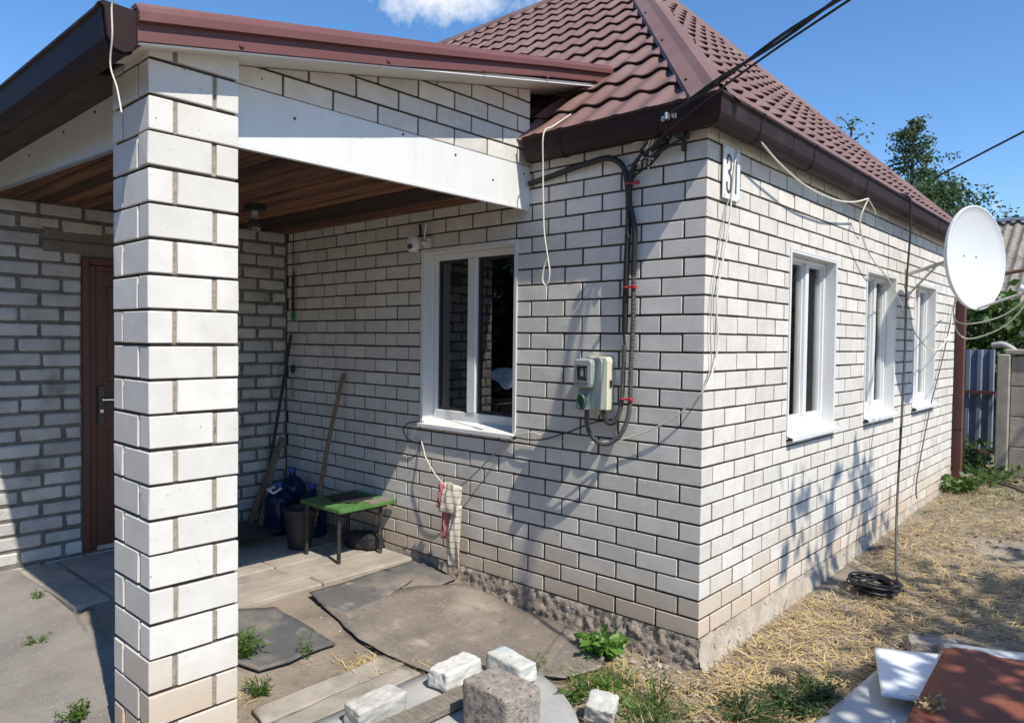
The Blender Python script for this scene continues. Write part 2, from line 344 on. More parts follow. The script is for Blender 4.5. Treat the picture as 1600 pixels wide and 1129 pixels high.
# cores 10 mm behind the brick faces, split round the openings
x0, x1, z0, z1 = FW; T = .30; Zt = 2.84
fb = [((-3.98, .0065, .16), (x0, T, Zt)), ((x1, .0065, .16), (-T, T, Zt)), ((x0, .0065, .16), (x1, T, z0)), ((x0, .0065, z1), (x1, T, Zt))]
front_wall = wall_core('front_wall', fb, mortar, house)
sb = []; yc = .0065
for (a, b_) in SW + [(5.90, 5.90)]:
    sb.append(((-T, yc, .16), (-.0065, a if a < 5.9 else 5.889, Zt)))
    if a < 5.9:
        sb.append(((-T, a, .16), (-.0065, b_, SZ[0]))); sb.append(((-T, a, SZ[1]), (-.0065, b_, Zt)))
    yc = b_
side_wall = wall_core('side_wall', sb, mortar, house)
wall_core('rear_wall', [((-8, 5.6, .16), (-T, 5.891, Zt)), ((-8, .31, .16), (-7.7, 5.6, Zt)), ((-8, .009, .16), (-3.99, .30, Zt))], mortar, house)
wall_core('room_floor', [((-7.69, .31, .1), (-.31, 5.59, .2)), ((-7.69, .31, 2.72), (-.31, 5.59, 2.80)), ((-3.2, .4, .21), (-3.1, 5.5, 2.71))], room_m, house)
# bricks
brs = []                                                     # (centre, size, yaw-free) list
def wall_rows(axis, length, holes, rough=False):
    for i in range(-1, 26):
        zt, zb = ZJ(i) - .0054, ZJ(i+1) + .0054
        zc = (zt+zb)/2; odd = i % 2 != 0
        if axis == 'x': j = [.255] if odd else [.125]
        else: j = [.125] if odd else [.255]
        while j[-1] < length:
            step = .26
            if axis == 'x' and 3.1 + .13*(i % 3 == 0) < j[-1] < 3.4 + .13*(i % 3 == 0) and i % 4: step = .165
            j.append(j[-1] + step)
        j[-1] = length
        for a, b_ in zip([0.] + j[:-1], j):
            if a == 0: a0 = 0
            else: a0 = a + .0062
            segs = [(a0, b_ - .0062 if b_ < length else b_, zb, zt)]
            for (h0, h1, k0, k1) in holes:
                if zt > k0 and zb < k1:
                    ns = []
                    for (p, q, lo, hi) in segs:
                        if q <= h0 or p >= h1: ns.append((p, q, lo, hi)); continue
                        if zb < k0 or zt > k1:                      # a course cut by the sill or the head
                            m0, m1 = max(p, h0 - .012), min(q, h1 + .012)
                            ns.append((m0, m1, lo, k0 - .004) if zb < k0 else (m0, m1, k1 + .014, hi))
                        if p < h0: ns.append((p, h0 - .0125, lo, hi))
                        if q > h1: ns.append((h1 + .0125, q, lo, hi))
                    segs = ns
            for (p, q, lo, hi) in segs:
                if q - p < .025 or hi - lo < .012: continue
                zm = (lo+hi)/2
                if a == 0:
                    if axis == 'y': continue                 # the corner brick belongs to both walls
                    sx, sy = (.25, .12) if odd else (.12, .25)
                    brs.append((Vector((-sx/2, sy/2, zc)), (sx, sy, zt-zb)))
                elif axis == 'x': brs.append((Vector((-(p+q)/2, .03, zm)), (q-p, .06, hi-lo)))
                else: brs.append((Vector((-.03, (p+q)/2, zm)), (.06, q-p, hi-lo)))
wall_rows('x', 3.98, [(-x1, -x0, z0 - .03, z1)])
wall_rows('y', 5.90, [(a, b_, SZ[0] - .032, SZ[1]) for a, b_ in SW])
def pxsize(c, s, nrm):
    d = c - CAM; return s[0]*0 + max(s[0], s[1])*s[2]*abs(d.normalized().dot(nrm))/d.length_squared
def seen_front(c): return c.x > -1.35 or c.z < 2.62
brs.sort(key=lambda t: -pxsize(t[0], t[1], Vector((0, 1, 0)) if t[1][0] > t[1][1] else Vector((1, 0, 0)))*(1 if seen_front(t[0]) else .01))
def brick_objs(lst, parent, mt, bev, jit, nvar=4, wob=.0012):
    for c, s in lst:
        me = brick_mesh(*s, random.randrange(nvar), bev, jit)
        link('brick', me, parent, mt, c + Vector([random.uniform(-wob, wob) for _ in range(3)]), (random.uniform(-.002, .002), random.uniform(-.003, .003), random.uniform(-.002, .002)))
def brick_stuff(lst, name, parent, mt, bev, jit, wob=.0012):
    V = []; F = []; rv = []; o = 0
    for c, s in lst:
        me = brick_mesh(*s, random.randrange(4), bev, jit); co = np.array([v.co[:] for v in me.vertices]) + np.array(c) + rng.uniform(-wob, wob, 3); q = random.random()
        for p in me.polygons: F.append([i + o for i in p.vertices]); rv.append(q)
        V += co.tolist(); o += len(co)
    me = D.meshes.new(name); me.from_pydata(V, [], F); at = me.attributes.new('rnd', 'FLOAT', 'FACE'); at.data.foreach_set('value', rv)
    return tag(link(name, me, parent, mt), kind='stuff')
brick_objs([b for b in brs[:300] if b[1][0] > b[1][1] or b[0].x < -.04], front_wall, white_brick, .002, .0007)
brick_objs([b for b in brs[:300] if not (b[1][0] > b[1][1] or b[0].x < -.04)], side_wall, white_brick, .002, .0007)
brick_stuff(brs[300:], 'brick_courses', house, white_brick, .002, .0007)
# plinth: rough cast in front, smoother at the side
def rough_panel(name, mt, parent, P, nu, nv, amp, fr):
    V = []; F = []
    for j in range(nv+1):
        for i in range(nu+1):
            p, n = P(i/nu, j/nv)
            q = p*fr; d = mnoise.noise(q)*.6 + abs(mnoise.noise(q*2.3))*.7 + mnoise.noise(q*5)*.25
            V.append(p + n*(d*amp))
    for j in range(nv):
        for i in range(nu): a = j*(nu+1)+i; F.append((a, a+1, a+nu+2, a+nu+1))
    o = np_mesh(name, V, F, mt, parent); return o
rough_panel('plinth', plinth_m, house, lambda a, b: (Vector((-2.35 + 2.37*a, -.012 - .035*(1-b), -.08 + .245*b)), Vector((0, -1, .2))), 200, 22, .022, 26)
rough_panel('plinth', plinth_s, house, lambda a, b: (Vector((.012 + .05*(1-b)**1.5 - .012*b, -.015 + 5.9*a, -.1 + (.262 + .1*0)*b)), Vector((1, 0, .2))), 300, 14, .014, 16)
MB().box((-3.98, .0, -.1), (-.02, .3, .155)).box((-.3, .3, -.1), (.0, 5.89, .155)).build('foundation', plinth_s, house)
# ---- windows
def window(W, z0, z1, M, mull, label, front, curtains):
    rot = M.to_euler(); loc = M.translation
    wn = MB(); d0 = .095 if front else .072; fw = .05 if front else .036; mw = .042 if front else .025; sw = .02 if front else .012
    for a, b_ in (((.015, d0, z0+.02), (fw, d0+.07, z1-.015)), ((W-fw, d0, z0+.02), (W-.015, d0+.07, z1-.015)), ((fw, d0, z0+.02), (W-fw, d0+.07, z0+.09)), ((fw, d0, z1-fw-.01), (W-fw, d0+.07, z1-.015))): wn.box(a, b_)
    win = wn.build('window', pvc, house, bevel=.004, loc=loc, rot=rot); win['label'] = label
    MB().box((mull-mw, d0-.006, z0+.091), (mull+mw, d0+.066, z1-fw-.011)).build('mullion', pvc, win, bevel=.006)
    for a, b_ in ((fw, mull-mw), (mull+mw, W-fw)):
        s = MB(); lo, hi = z0+.09, z1-fw-.01
        for p, q in (((a, d0+.02, lo), (a+sw, d0+.05, hi)), ((b_-sw, d0+.02, lo), (b_, d0+.05, hi)), ((a+sw, d0+.02, lo), (b_-sw, d0+.05, lo+sw)), ((a+sw, d0+.02, hi-sw), (b_-sw, d0+.05, hi))): s.box(p, q)
        s.build('sash', black_rub if front else pvc, win)
        MB().box((a+.01, d0+.03, lo+.01), (b_-.01, d0+.036, hi-.01)).build('pane', glass if front else glass_side, win)
    rv = MB()
    rv.box((0, -.004, z0-.02), (.014, d0+.02, z1)).box((W-.014, -.004, z0-.02), (W, d0+.02, z1)).box((.014, -.004, z1-.014), (W-.014, d0+.02, z1))
    rv.box((-.012, -.006, z0-.02), (-.0005, .006, z1+.012)).box((W+.0005, -.006, z0-.02), (W+.012, .006, z1+.012)).box((-.0004, -.006, z1+.0005), (W+.0004, .006, z1+.012))
    rv.build('reveal', white_panel, win)
    il = MB(); il.box((-.012, d0+.072, z0), (.012, .31, z1)).box((W-.012, d0+.072, z0), (W+.012, .31, z1)).box((.0121, d0+.072, z1-.012), (W-.0121, .31, z1+.01)); il.build('inner_jamb', pvc, win)
    sl = MB(); o = .032 if front else .045
    prof = [(-o, z0-.03), (-o, z0-.006), (d0+.01, z0+.028), (d0+.01, z0+.02), (-o+.004, z0-.012), (-o+.004, z0-.03)]
    sl.sweep(prof, [lambda a, b_: Vector((-.012, a, b_)), lambda a, b_: Vector((W+.012, a, b_))])
    sl.build('sill', pvc, win)
    for (a, b_, lo, hi, y, mt, k) in curtains:
        V = []; F = []; n = 60
        for i in range(n+1):
            t = i/n; x = a + (b_-a)*t
            yy = y + .009*math.sin(t*k*6.28) + .004*math.sin(t*k*15+1)
            V += [(x, yy, lo), (x + .01*math.sin(t*9), yy*1.02, (lo+hi)/2), (x, yy, hi)]
        for i in range(n): F += [(3*i, 3*i+3, 3*i+4, 3*i+1), (3*i+1, 3*i+4, 3*i+5, 3*i+2)]
        MB().add(V, F).build('curtain', mt, win, smooth=True, fix=False)
    return win
wf = window(x1-x0, z0, z1, Matrix.Translation((x0, 0, 0)), .405, 'wide front window in the shade of the porch', True, [(.62, .92, 1.45, 2.3, .16, curtain_m, 5)])
for i, (a, b_) in enumerate(SW):
    cu = [[(.02, .575, 1.12, 2.27, .150, curtain_b, 7), (.58, .835, 1.12, 2.27, .148, curtain_m, 4)], [(.02, .815, 1.12, 2.27, .148, curtain_m, 8)], [(.02, .82, 1.12, 2.27, .148, curtain_m, 7)]][i]
    wq = window(b_-a, *SZ, Matrix.Translation((0, a, 0)) @ Matrix.Rotation(R_(90), 4, 'Z'), .475, ['side window nearest the house corner with a brown board inside', 'middle side window partly in the shadow of the dish', 'side window farthest from the house corner'][i], False, cu)
    if i == 0: MB().box((.57, .1225, 1.115), (.765, .1275, 1.62), Matrix.Rotation(.05, 4, 'Y')).build('inner_board', board_tan, wq)
for q in (.16, .72): MB().box((q, .0905, 1.135), (q+.022, .0945, 1.147)).build('drain_cap', pvc, wf)
# ---- roof
AP = Vector((-2.41, 2.95, 5.45)); E0 = -.085; EZ = 2.875
def tile_sheet(name, P0, du, dv, ulen, vlen, planes, per=.188, stepv=.29):
    """pressed metal tiles: waves across, a lip at every course"""
    du = du.normalized(); dv = dv.normalized(); nrm = du.cross(dv).normalized()
    if nrm.z < 0: nrm = -nrm
    nu = int(ulen/per*10); rows = int(vlen/stepv) + 1
    us = np.linspace(0, ulen, nu+1); ph = (us/per) % 1.0; wav = .028*np.where(ph < .70, .5-.5*np.cos(math.pi*ph/.70), .5+.5*np.cos(math.pi*(ph-.70)/.30))**1.25
    V = []; vv = []
    for k in range(rows): vv += [(k*stepv + .045, .006), (k*stepv + .045, .014), (k*stepv - .010, .024), (k*stepv - .010, .032), (k*stepv + .10, .024), (k*stepv + .22, .012)]
    for v, h in vv:
        for uu, wv in zip(us, wav):
            sh = -(.024*(wv/.028)) if h > .023 and v < round(v/stepv)*stepv + .02 else 0
            V.append(P0 + du*uu + dv*(v + sh) + nrm*(wv + h))
    F = []; n = nu+1
    for j in range(len(vv)-1):
        for i in range(nu): F.append((j*n+i, j*n+i+1, (j+1)*n+i+1, (j+1)*n+i))
    me = D.meshes.new(name); me.from_pydata(V, [], F); bm = bmesh.new(); bm.from_mesh(me)
    for co, no in planes:
        bmesh.ops.bisect_plane(bm, geom=bm.verts[:]+bm.edges[:]+bm.faces[:], plane_co=co, plane_no=no, clear_outer=True)
    bmesh.ops.recalc_face_normals(bm, faces=bm.faces[:])
    bm.to_mesh(me); bm.free(); me.polygons.foreach_set('use_smooth', [True]*len(me.polygons))
    try: me.set_sharp_from_angle(angle=R_(40))
    except Exception: pass
    return link(name, me, house, roof_m)
CN = Vector((.085, E0, EZ)); CF = Vector((.085, 5.985, EZ)); CL = Vector((-8.3, E0, EZ))
upv = Vector((0, 0, 1))
hipN = (AP - CN); hipN.z = 0; nN = hipN.cross(upv).normalized()      # vertical planes through the hips
if nN.x < 0: nN = -nN
roof = tile_sheet('roof', CL, Vector((1, 0, 0)), Vector((0, AP.y-E0, AP.z-EZ)), 8.5, (Vector((0, AP.y-E0, AP.z-EZ))).length, [(CN, nN), (Vector((0, AP.y, 0)), Vector((0, 1, 0)))])
hipF = (AP - CF); hipF.z = 0; nF = hipF.cross(upv).normalized()
if nF.y < 0: nF = -nF
tile_sheet('roof_hip_end', CN - Vector((0, .1, 0)), Vector((0, 1, 0)), Vector((AP.x-CN.x, 0, AP.z-EZ)), 6.3, (Vector((AP.x-CN.x, 0, AP.z-EZ))).length, [(CN, -nN), (CF, nF)])
bk = MB(); bk.add([CL + Vector((0, 6.07, 0)), CF, AP, Vector((-8.3, 2.95, 5.45))], [(0, 1, 2, 3)]); bk.add([CL, CL + Vector((0, 6.07, 0)), Vector((-8.3, 2.95, 5.45))], [(0, 1, 2)]); bk.build('rear_slope', roof_m, house, fix=False)
def cap_strip(name, A, B, wa, wb, wid=.15, lift=.052):
    d = (B-A).normalized(); wa = (wa - d*wa.dot(d)).normalized(); wb = (wb - d*wb.dot(d)).normalized()
    up = (upv - d*d.z).normalized()
    pr = [(-1, 0), (-.94, .018), (-.42, .02), (-.16, .034), (.16, .034), (.42, .02), (.94, .018), (1, 0)]
    def fr(P):
        return lambda a, b: P + (wa*(-a) if a < 0 else wb*a)*wid + up*(lift*(1) + b)
    n = 3; b = MB()
    V = []; F = []
    for k in range(n+1):
        P = A.lerp(B, k/n); V += [fr(P)(a, q) for a, q in pr]
    m_ = len(pr)
    for k in range(n):
        for i in range(m_-1): F.append((k*m_+i, k*m_+i+1, (k+1)*m_+i+1, (k+1)*m_+i))
    b.add(V, F); o = b.build(name, roof_m, house, fix=True)
    for k in range(5):
        for sgn in (-1, 1):
            P = fr(A.lerp(B, .06 + .21*k))(sgn*.8, .02); MB().lathe([(.008, 0), (.008, .006), (.003, .009)], 8, Matrix.Translation(P)).build('screw', gutter_m, o)
    return o
slF = Vector((0, AP.y-E0, AP.z-EZ)).normalized(); slS = Vector((AP.x-CN.x, 0, AP.z-EZ)).normalized()
cap_strip('hip_cap', CN + (AP-CN)*.0, AP, Vector((-1, 0, 0)), Vector((0, 1, 0)))
cap_strip('hip_cap', CF, AP, Vector((0, -1, 0)), Vector((-1, 0, -.4)))
cap_strip('ridge_cap', AP, Vector((-8.3, 2.95, 5.45)), Vector((0, -1, -.85)), Vector((0, 1, -.85)), .12)
MB().box((-3.98, -.02, 2.80), (.0195, -.001, 2.90)).box((.001, -.0005, 2.80), (.02, 5.98, 2.90)).build('fascia', dark_wood, house)
# ---- gutter: one profile mitred round the corner
gp = [(.024, 2.885), (.022, 2.80), (.034, 2.765), (.06, 2.752), (.105, 2.756), (.118, 2.778), (.128, 2.80), (.137, 2.872), (.149, 2.880), (.149, 2.893), (.140, 2.896), (.130, 2.885), (.120, 2.80), (.10, 2.768), (.06, 2.763), (.038, 2.774), (.032, 2.80), (.032, 2.885)]
gut = MB().sweep(gp, [lambda o, z: Vector((-1.125, -o, z)), lambda o, z: Vector((o, -o, z)), lambda o, z: Vector((o, 6.1, z))]).build('gutter', gutter_m, house)
gbp = [(o + .004*(1 if o > .06 else -.5), z - (.004 if z < 2.79 else 0)) for o, z in gp[:11]]
def bracket(fr0, fr1, parent, prof=gbp):
    b = MB(); n = len(prof); V = [fr0(*p) for p in prof] + [fr1(*p) for p in prof]
    b.add(V, [(i, i+1, n+i+1, n+i) for i in range(n-1)]); b.build('bracket', gutter_m, parent, fix=False)
for xx in (-.86, -.235): bracket(lambda o, z: Vector((xx-.015, -o, z)), lambda o, z: Vector((xx+.015, -o, z)), gut)
for yy in (.34, 1.12, 2.17, 3.3, 4.4, 5.4): bracket(lambda o, z: Vector((o, yy-.012, z)), lambda o, z: Vector((o, yy+.012, z)), gut)
MB().sweep([(o + .0025*(1 if o > .06 else -1), z) for o, z in gp], [lambda o, z: Vector((o, .78, z)), lambda o, z: Vector((o, .86, z))]).build('joint_sleeve', gutter_m, gut)
# ---- unseen foil stack, added for the bright reflection in the front glass
dk = empty('reflection_stack', 'unseen foil topped stack added in the yard to give the front window its reflection', 'reflection stand-in', (-6.3, -5.0, 0))
MB().box((-.7, -.7, .0), (.6, .7, .78)).build('stack', black_rub, dk, bevel=.06, seg=3, smooth=True)
V = []; F = []
for j in range(13):
    for i in range(17):
        a = i/16; b_ = j/12; V.append((-.6 + 1.1*b_ + .05*mnoise.noise(Vector((a*5, b_*5, 0))), -.55 + 1.0*a, .80 + .45*math.sin(b_*2.6)**.8 - .35*abs(a-.5)**1.5 + .06*mnoise.noise(Vector((a*6, b_*6, 3)))))
for j in range(12):
    for i in range(16): q = j*17+i; F.append((q, q+1, q+18, q+17))
MB().add(V, F).build('foil_cover', seam_m, dk, smooth=True, fix=False)

# ================================================================== HOUSE EXTENSION (old wall with the door)
ext = empty('house_extension', 'older house extension of rough grey white bricks with a brown entrance door', 'house extension')
XW = -3.98; DY = (-1.62, -.72); DZ = (.13, 2.245)
wall_core('wall', [((XW-.25, -2.36, -.05), (XW-.010, DY[0], 2.70)), ((XW-.25, DY[1], -.05), (XW-.010, -.0005, 2.78)), ((XW-.25, DY[0], DZ[1]), (XW-.010, DY[1], 2.78)), ((XW-.25, DY[0], -.05), (XW-.010, DY[1], DZ[0]))], mortar_rough, ext)
MB().box((XW-4, -2.36, -.05), (XW-.26, -2.16, 2.68)).box((XW-4, -2.15, 2.66), (XW-.26, -.01, 2.70)).build('side_wall', mortar_rough, ext)
eb = []
zt = 2.70; k = 0; pit = .1035
while zt > .05:
    zb = zt - pit + .016; off = -2.005 + (.0 if k % 2 == 0 else .132)
    js = [off + .2655*q + random.uniform(-.008, .008) for q in range(-5, 9)]
    zc = (zt+zb)/2; cuts = []
    if DZ[0] < zc < DZ[1]: cuts.append((DY[0]-.004, DY[1]+.004))
    elif zc < DZ[1] + .2 and zc > 1: cuts.append((-1.87, -.45))     # timber lintel here
    for a, b_ in zip(js[:-1], js[1:]):
        segs = [(max(a + .008, -2.355), min(b_ - .008, -.006))]
        for (h0, h1) in cuts:
            ns = []
            for (p, q) in segs:
                if q <= h0 or p >= h1: ns.append((p, q)); continue
                if p < h0: ns.append((p, h0))
                if q > h1: ns.append((h1, q))
            segs = ns
        for (p, q) in segs:
            if q - p < .03 or p < -2.36: continue
            eb.append((Vector((XW - .028 + random.uniform(-.004, .003), (p+q)/2, zc)), (.056, q-p, zt-zb)))
    zt -= pit; k += 1
sb_ = []
for k in range(25):
    z_ = 2.64 - .1035*k
    for j in range(15): sb_.append((Vector((XW - .12 - .2655*j - (.132 if k % 2 else 0) - .14, -2.362, z_ - .05)), (.25, .056, .0875)))
brick_stuff(sb_, 'brick_courses', ext, rough_brick, .010, .0026, .003)
brick_objs(eb, ext, rough_brick, .010, .0026, 6, .003)
MB().box((XW-.2, -1.86, 2.262), (XW+.004, -.46, 2.345)).box((XW-.2, -1.86, 2.352), (XW-.002, -.46, 2.43)).build('lintel', grey_wood, ext, bevel=.004)
door = MB().box((XW-.06, DY[0]+.095, DZ[0]+.03), (XW-.025, DY[1]-.095, DZ[1]-.07)).build('door', door_m, ext)
fr = MB()
for a, b_ in (((XW-.1, DY[0], DZ[0]), (XW+.012, DY[0]+.05, DZ[1])), ((XW-.1, DY[1]-.05, DZ[0]), (XW+.012, DY[1], DZ[1])), ((XW-.1, DY[0]+.05, DZ[1]-.05), (XW+.012, DY[1]-.05, DZ[1])),
              ((XW-.1, DY[0]+.051, DZ[0]), (XW-.006, DY[0]+.094, DZ[1]-.051)), ((XW-.1, DY[1]-.094, DZ[0]), (XW-.006, DY[1]-.051, DZ[1]-.051)), ((XW-.1, DY[0]+.095, DZ[1]-.094), (XW-.006, DY[1]-.095, DZ[1]-.051))): fr.box(a, b_)
fr.build('door_frame', door_m, ext, bevel=.005)
pan = MB(); pan.box((XW-.03, DY[0]+.17, 1.35), (XW-.018, DY[1]-.17, 2.05)).box((XW-.03, DY[0]+.17, .3), (XW-.018, DY[1]-.17, 1.0)); pan.build('door_panel', door_m, door, bevel=.01)
MB().box((XW-.027, DY[0]+.105, 1.045), (XW-.013, DY[0]+.155, 1.325)).build('lock_plate', lock_m, door, bevel=.004)
MB().tube([(XW-.013, DY[0]+.13, 1.225), (XW+.03, DY[0]+.13, 1.225)], .01, 8).tube([(XW+.03, DY[0]+.118, 1.225), (XW+.034, DY[0]+.24, 1.22)], .011, 8).build('handle', chrome, door, smooth=True)
MB().lathe([(.013, 0), (.013, .008)], 14, Matrix.Translation((XW-.014, DY[0]+.13, 1.14)) @ Matrix.Rotation(R_(90), 4, 'Y')).build('keyhole', chrome, door)
MB().box((XW-.1, DY[0]+.094, DZ[0]), (XW-.004, DY[1]-.094, DZ[0]+.03)).build('threshold', steel, ext)

# ================================================================== PORCH
porch = empty('porch', 'open porch with white brick pillar, white beams and a board ceiling', 'porch')
px0, px1, py0, py1 = -1.433, -1.08, -2.29, -1.937
pil = MB().box((px0+.012, py0+.012, -.1), (px1-.012, py1-.012, 2.80)).build('pillar', mortar_light, porch)
ps = lambda x, y: 2.835 + .212*(y + 1.87)                      # underside of the porch roof
dkm = MB(); pb = []
for k in range(-13, 9):
    zb = 1.655 + .1333*k + .006; zt = zb + .1213; zc = (zb+zt)/2
    Lb, Wb = .2455, .090
    if k % 2 == 0:   # header at the near corner on the side face
        rects = [((px1-Lb, px1), (py0, py0+Wb)), ((px0, px0+Wb), (py0, py0+Lb)), ((px1-Wb, px1), (py1-Lb, py1)), ((px0, px0+Lb), (py1-Wb, py1))]
        rects[0] = ((px1-Lb, px1), (py0, py0+Wb))
    else:
        rects = [((px1-Wb, px1), (py0, py0+Lb)), ((px0, px0+Lb), (py0, py0+Wb)), ((px0, px0+Wb), (py1-Lb, py1)), ((px1-Lb, px1), (py1-Wb, py1))]
    for (a, b_), (c, d) in rects:
        pb.append((Vector(((a+b_)/2, (c+d)/2, zc)), (b_-a, d-c, zt-zb)))
    dkm.box((px0+.011, py0+.011, zb-.0115), (px1-.011, py1-.011, zb-.0005))
dkm.build('bed_joints', mortar, pil)
brick_objs(pb, pil, pillar_brick, .0026, .0006, 6, .0022)
# white beams
bm1 = MB().box((-1.203, -1.936, 2.497), (-1.185, -.003, 2.752)).box((-1.207, -1.936, 2.488), (-1.181, -.003, 2.4955)).box((-1.185, -1.936, 2.4965), (-1.182, -.003, 2.503)).build('beam', white_panel, porch)
for y, z in ((-1.62, 2.67), (-.63, 2.705), (-.33, 2.62), (-.06, 2.70), (-1.0, 2.735)):
    MB().lathe([(.0065, 0), (.0065, .003), (.003, .005)], 8, Matrix.Translation((-1.185, y, z)) @ Matrix.Rotation(R_(90), 4, 'Y')).build('screw', black_rub, bm1)
MB().box((-1.33, -1.936, 2.56), (-1.204, -.004, 2.751)).build('beam_timber', dark_wood, porch)
MB().prism([(-3.975, 2.64), (-1.434, 2.57), (-1.434, 2.80), (-3.975, 2.86)], -2.15, -2.03, Matrix(((1, 0, 0, 0), (0, 0, 1, 0), (0, 1, 0, 0), (0, 0, 0, 1)))).build('beam_timber', dark_wood, porch)
bm2 = MB().prism([(-3.975, 2.607), (-1.434, 2.51), (-1.434, 2.80), (-3.975, 2.86)], -2.17, -2.152, Matrix(((1, 0, 0, 0), (0, 0, 1, 0), (0, 1, 0, 0), (0, 0, 0, 1)))).build('beam', white_panel, porch)
MB().prism([(-3.975, 2.600), (-1.434, 2.503), (-1.434, 2.509), (-3.975, 2.606)], -2.175, -2.150, Matrix(((1, 0, 0, 0), (0, 0, 1, 0), (0, 1, 0, 0), (0, 0, 0, 1)))).build('edge_strip', steel, bm2)
for x, z in ((-3.05, 2.70), (-2.45, 2.72), (-2.0, 2.73)):
    MB().lathe([(.0065, 0), (.0065, .003), (.003, .005)], 8, Matrix.Translation((x, -2.17, z)) @ Matrix.Rotation(R_(90), 4, 'X')).build('screw', black_rub, bm2)
# gable wall over the beam
gab = MB().prism([(-1.93, 2.752), (-.001, 2.752), (-.001, ps(0, -.001) - .002), (-1.93, ps(0, -1.93) - .002)], -1.33, -1.194, Matrix(((0, 0, 1, 0), (1, 0, 0, 0), (0, 1, 0, 0), (0, 0, 0, 1)))).build('gable_wall', mortar, porch)
for k in range(6):
    zb = 2.756 + .0985*k; zt = zb + .0885
    y = -1.935 - (.13 if k % 2 else 0)
    while y < -.01:
        a, b_ = max(y + .005, -1.934), min(y + .255, -.003); y += .26
        if b_ - a < .03 or ps(0, b_) - .004 < zb + .008: continue
        me0 = brick_mesh(.05, b_-a, zt-zb, random.randrange(4)); c = Vector((-1.211, (a+b_)/2, (zb+zt)/2))
        if ps(0, a) - .004 < zt:
            bm = bmesh.new(); bm.from_mesh(me0)
            rr = bmesh.ops.bisect_plane(bm, geom=bm.verts[:]+bm.edges[:]+bm.faces[:], plane_co=Vector((0, a, ps(0, a)-.004)) - c, plane_no=Vector((0, -.212, 1)).normalized(), clear_outer=True)
            bmesh.ops.holes_fill(bm, edges=bm.edges[:]); me0 = D.meshes.new('brick'); bm.to_mesh(me0); bm.free()
        link('brick', me0, gab, gable_brick, c)
# ceiling boards
yy = -2.145
while yy < -.01:
    wd = random.uniform(.085, .135); y2 = min(yy + wd, -.004)
    MB().box((-3.976, yy + random.uniform(.006, .02), 2.586 + random.uniform(0, .012)), (-1.208, y2, 2.622), Matrix.Rotation(random.uniform(-.002, .002), 4, 'X')).build('ceiling_board', ceil_wood, porch, bevel=.004)
    yy += wd + .002
MB().box((-3.99, -2.149, 2.632), (-1.34, -.01, 2.66)).build('ceiling_backing', dark_wood, porch)
# sloping roof sheet, soffit, rake trim
RX = -.985
def slab(name, xa, xb, ya, yb, lo, hi, mt):
    b = MB(); V = [(x, y, ps(x, y) + h) for x in (xa, xb) for y in (ya, yb) for h in (lo, hi)]
    b.add(V, [(0, 1, 3, 2), (4, 6, 7, 5), (0, 4, 5, 1), (2, 3, 7, 6), (0, 2, 6, 4), (1, 5, 7, 3)]); return b.build(name, mt, porch)
slab('roof_sheet', -5.2, RX-.03, -2.40, .95, .10, .118, roof_m)
slab('roof_deck', -5.2, -1.20, -2.30, .95, .004, .098, dark_wood)
slab('soffit', -1.30, RX-.012, -2.345, .62, .0, .01, soffit_m)
tp = [(-.05, .128), (-.004, .128), (.0, .118), (.026, .092), (.027, .060), (-.022, .054), (-.022, .036), (.008, .030), (.010, -.006), (-.012, -.008), (-.012, .0), (.002, .0), (.002, .11), (-.05, .118)]
rk = MB().sweep(tp, [lambda a, b, y=y: Vector((RX + a, y + (.0 if y < 0 else -(b-.128)*-.9*1.0), ps(0, y) + b*1.02 + .002)) for y in (-2.365, -1.2, 0., .60)]).build('rake_trim', trim_m, porch)
MB().sweep([(a+.0015, b) for a, b in tp[1:9]], [lambda a, b, y=y: Vector((RX + a, y, ps(0, y) + b*1.02 + .002)) for y in (-1.32, -1.30)], closed=False).build('joint_lap', trim_m, rk)
MB().sweep([(-.012, -.012), (.003, -.012), (.003, -.007), (-.012, -.007)], [lambda a, b, y=y: Vector((RX + a, y, ps(0, y) + b)) for y in (-2.36, .52)]).build('edge_strip', white_panel, rk)
for y in (-1.98, -1.26, -.62, -.1, .4):
    MB().lathe([(.011, 0), (.011, .004), (.006, .008)], 6, Matrix.Translation((RX + .010, y, ps(0, y) + .014)) @ Matrix.Rotation(R_(90), 4, 'Y')).build('screw', trim_m, rk)
# porch gutter along the low edge
q0 = -2.385
pg = [(.0, .105), (.0, .0), (.012, -.03), (.04, -.042), (.075, -.036), (.094, .0), (.104, .094), (.114, .102), (.112, .114), (.102, .112), (.094, .10), (.084, .004), (.07, -.026), (.04, -.032), (.018, -.024), (.01, .0), (.01, .105)]
pgz = lambda x: 2.715 + .0045*(-x)
pgut = MB().sweep(pg, [lambda o, z: Vector((RX-.004, q0 - o + .02, pgz(-1) + z)), lambda o, z: Vector((-5.2, q0 - o + .02, pgz(-5) + z))]).build('gutter', gutter_m, porch)
MB().prism([(q0 + .02 - o, pgz(-1) + z) for o, z in pg[:9]] + [(q0 + .02, pgz(-1) + .112)], RX-.0035, RX+.001, Matrix(((0, 0, 1, 0), (1, 0, 0, 0), (0, 1, 0, 0), (0, 0, 0, 1)))).build('end_cap', gutter_m, pgut)
pbp = [(o + (.004 if o > .05 else -.003), z - (.004 if z < 0 else 0)) for o, z in pg[:10]]
for xx in (-1.02, -2.56, -4.1): bracket(lambda o, z: Vector((xx-.016, q0 + .02 - o, pgz(xx) + z)), lambda o, z: Vector((xx+.016, q0 + .02 - o, pgz(xx) + z)), pgut, pbp)
MB().box((-5.2, -2.384+.022, 2.72), (-1.0, -2.345, 2.83)).build('fascia', dark_wood, porch)
slab('eave_board', -5.2, -1.45, -2.36, -2.03, -.012, -.002, dark_wood)
